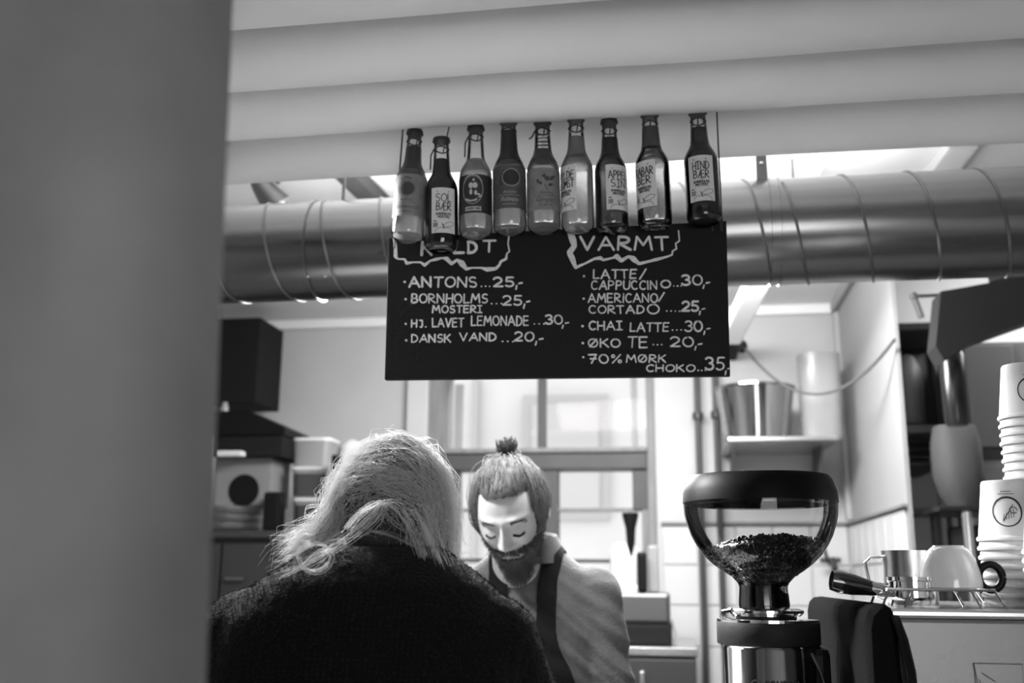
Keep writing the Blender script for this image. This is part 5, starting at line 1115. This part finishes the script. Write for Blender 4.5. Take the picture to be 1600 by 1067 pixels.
nv = len(rc.vertices); co = np.empty(nv*3); rc.vertices.foreach_get('co', co); co = co.reshape(-1, 3); no = np.empty(nv*3); rc.vertices.foreach_get('normal', no); no = no.reshape(-1, 3)
co += no*(rng.normal(size=nv)*.0006)[:, None]; rc.vertices.foreach_set('co', co.ravel()); rc.update()
coat = link('coat', rc, WOOL, wom, True, 180)
# boucle fuzz: tiny loops over the shoulders
idx = np.where((co[:, 2] > 1.28))[0]; idx = rng.choice(idx, 15000); P0 = co[idx]; N0 = no[idx]; K = 6; t_ = np.linspace(0, 1, K)
T1 = np.cross(N0, rng.normal(size=N0.shape)); T1 /= np.linalg.norm(T1, axis=1, keepdims=True)+1e-9
L = rng.uniform(.003, .008, len(P0)); Lh = rng.uniform(.0015, .0042, len(P0))
FZ = P0[:, None]+N0[:, None]*(np.sin(t_*pi*.9)[None, :, None]*Lh[:, None, None])+T1[:, None]*(L[:, None, None]*(t_-.5)[None, :, None])
tag(strands('wool_fuzz', FZ, .00022, FUZZ, coat, 1.0), kind='stuff')
# hair: dark undercoat and blond strands parted down the back
und = head_shell(WMx, lambda P: ((P[:, 2] > .045) | (P[:, 1] > -.01)), lambda P: .006+0*P[:, 0], 'hair', BLONDD, wom, fem=True)
hcx = np.array(WC)+np.array([0.0, -.0, .0])
RH = np.array([.075, .096, .090])
def lock(G_, n, tmin, tmax, K=18, r=1.0, wav=.004, endz=(1.445, 1.50), spread=.02, clump=.0035, rs=(.94, 1.12)):
    """G_ guide locks of n hairs each, parted down the back of the head"""
    out = []
    for g_ in range(G_):
        sg = 1 if g_ % 2 else -1
        th = radians(rng.uniform(tmin, tmax)); st = np.array([rng.normal()*.08, -sin(th), cos(th)])
        phi = rng.uniform(-1.0, .75)*(1-.35*(th/2)); side = np.array([sg*1.0, phi*.75, -.05+rng.normal()*.14]); side /= np.linalg.norm(side)
        rr = r*rng.uniform(*rs); s1 = 10; zend = rng.uniform(*endz)-hcx[2]; fl = (.040 if sg < 0 else -.004)*-sg*-1+rng.normal()*spread*.5
        ph = rng.uniform(0, 6.28, 3); am = wav*rng.uniform(.4, 1.8); fq = rng.uniform(4, 11)
        for h_ in range(n):
            st2 = st+rng.normal(size=3)*.05; sd2 = side+rng.normal(size=3)*.045; ts = np.linspace(0, 1, s1)
            D_ = (1-ts)[:, None]*st2+ts[:, None]*sd2; D_ /= np.linalg.norm(D_, axis=1, keepdims=True); A_ = D_*RH*rr*(1+rng.normal()*.010)
            end = A_[-1].copy(); s2 = K-s1; tt = np.linspace(0, 1, s2+1)[1:]; sx = (-.042 if sg < 0 else .002)+rng.normal()*.004+(fl if sg > 0 else fl*.3)
            B_ = np.stack([end[0]+sx*tt**1.4, end[1]-.015*tt, end[2]+(zend-end[2]+rng.normal()*.006)*tt], 1)
            pts = np.vstack([A_, B_]); u = np.linspace(0, 1, K)
            w_ = np.stack([np.sin(u*fq+p_) for p_ in ph], 1)*am*(.3+.7*u)[:, None]+np.stack([np.sin(u*fq*2.3+p_*2+rng.normal()*.4) for p_ in ph], 1)*am*.35
            out.append(hcx+pts+w_+rng.normal(size=3)*clump*.4)
    return np.array(out)
BLOND_SHADE = milky('shaded_blond_hair', 96, .4)  # darker copy of the blond: shade at the head's centre put into colour
strands('hair_strands', lock(125, 8, -60, 30, wav=.006), .00036, BLOND, und, .5)
strands('hair_strands', lock(90, 8, 12, 68, wav=.006, r=.99), .00036, BLOND_SHADE, und, .5)
strands('hair_strands', lock(14, 6, 60, 84, wav=.004, r=.98), .00036, BLOND, und, .5)
strands('hair_strands', lock(210, 3, -60, 70, wav=.008, r=1.07, rs=(.97, 1.13)), .00024, BLOND, und, .5)
strands('flyaway_hair', lock(300, 2, -50, 75, wav=.013, r=1.10, spread=.05), .00022, BLOND, und, .4)
# short frizz standing off the crown
fr = []
for i in range(3600):
    d = rng.normal(size=3); d[2] = abs(d[2])-.25; d /= np.linalg.norm(d); p = d*RH*rng.uniform(1.0, 1.10); tg = np.cross(d, rng.normal(size=3)); tg /= np.linalg.norm(tg); L_ = rng.uniform(.008, .026); a = np.linspace(0, rng.uniform(1.5, 4.5), 8)
    fr.append(hcx+p+(d*np.sin(a)[:, None]*.4+tg*(1-np.cos(a))[:, None]*.5)*L_)
strands('frizz', np.array(fr), .00020, BLOND, und, .5)
# curl at the left shoulder, nape wisps
def curl(c, r0, n, th):
    o = []
    for i in range(n):
        a = np.linspace(radians(100), radians(100+330+rng.uniform(-20, 30)), 20); rr = r0*(1+rng.normal()*.05); cc = c+rng.normal(size=3)*.0020
        o.append(np.stack([cc[0]+rr*1.12*np.cos(a), cc[1]+.004*np.sin(a*2), cc[2]+rr*.85*np.sin(a)], 1))
    return np.array(o)
cc = at(491, 870, Y=1.235); strands('loose_curl', curl(cc, .0195, 9, 0), .00032, BLOND, und, .8)
def wisps(pix, n, jit, Y_):
    P = np.array([at(x_, y_, Y=Y_+dy_) for x_, y_, dy_ in pix]); t0 = np.linspace(0, 1, len(P)); tn = np.linspace(0, 1, 18); Pi = np.stack([np.interp(tn, t0, P[:, k_]) for k_ in range(3)], 1)
    ker = np.array([.25, .5, .25])
    for _ in range(4): Pi[1:-1] = Pi[:-2]*.25+Pi[1:-1]*.5+Pi[2:]*.25
    return np.array([Pi+rng.normal(size=3)*jit+rng.normal(size=3)*jit*1.2*np.sin(tn*pi*rng.uniform(.6, 1.6))[:, None] for _ in range(n)])
strands('nape_wisps', wisps([(600, 786, 0), (588, 806, 0), (560, 830, -.005), (530, 850, -.01), (508, 862, -.02)], 20, .0030, 1.285), .00035, BLOND, und, .6)
strands('nape_wisps', wisps([(545, 826, 0), (565, 800, 0), (590, 784, 0), (615, 783, 0), (632, 800, 0), (650, 835, 0), (664, 872, 0)], 18, .0032, 1.285), .00035, BLOND, und, .6)
strands('nape_wisps', wisps([(595, 790, 0), (608, 812, 0), (640, 835, -.005), (662, 850, -.01)], 8, .0012, 1.285), .0003, mat('dim_blond', 120, .6), und, .6)
strands('nape_wisps', wisps([(575, 828, 0), (610, 833, 0), (645, 850, -.005), (660, 858, -.01)], 9, .0012, 1.275), .0003, mat('dim_blond', 120, .6), und, .6)
strands('nape_wisps', wisps([(520, 858, 0), (500, 868, 0), (478, 884, .0), (440, 900, .01)], 14, .0030, 1.25), .00035, BLOND, und, .6)
strands('nape_wisps', wisps([(640, 795, 0), (655, 800, 0), (668, 830, 0), (690, 885, 0)], 22, .0060, 1.29), .00035, BLOND, und, .6)
fw = [wisps([(690, 770, 0), (715, 758, 0), (709, 768, 0), (704, 776, 0)], 2, .001, 1.40), wisps([(590, 715, 0), (598, 690, 0), (612, 683, 0), (613, 698, 0)], 3, .001, 1.43), wisps([(505, 790, 0), (478, 792, 0), (476, 808, 0), (495, 806, 0)], 3, .001, 1.38), wisps([(490, 835, 0), (470, 832, 0), (465, 845, 0), (482, 846, 0)], 6, .0015, 1.33)]
strands('flyaway_hair', np.concatenate(fw), .00035, BLOND, und, .6)
# skirt, legs, boots below the coat
for sg in (-1, 1):
    MB().tube([(wx_+sg*.09, wy_, .60), (wx_+sg*.09, wy_, .3), (wx_+sg*.09, wy_, .06)], [.075, .058, .05], 20).build('trouser_leg', TROUSER, wom)
    MB().loft([(wx_+sg*.09, wy_+.04, 0, .045, .12, 2.5), (wx_+sg*.09, wy_+.04, .03, .045, .12, 2.5), (wx_+sg*.09, wy_+.02, .07, .042, .09, 2.3), (wx_+sg*.09, wy_, .12, .045, .05, 2)]).build('boot', DARKP, wom)
print('verts', sum(len(o.data.vertices) for o in bpy.data.objects if o.type == 'MESH'))
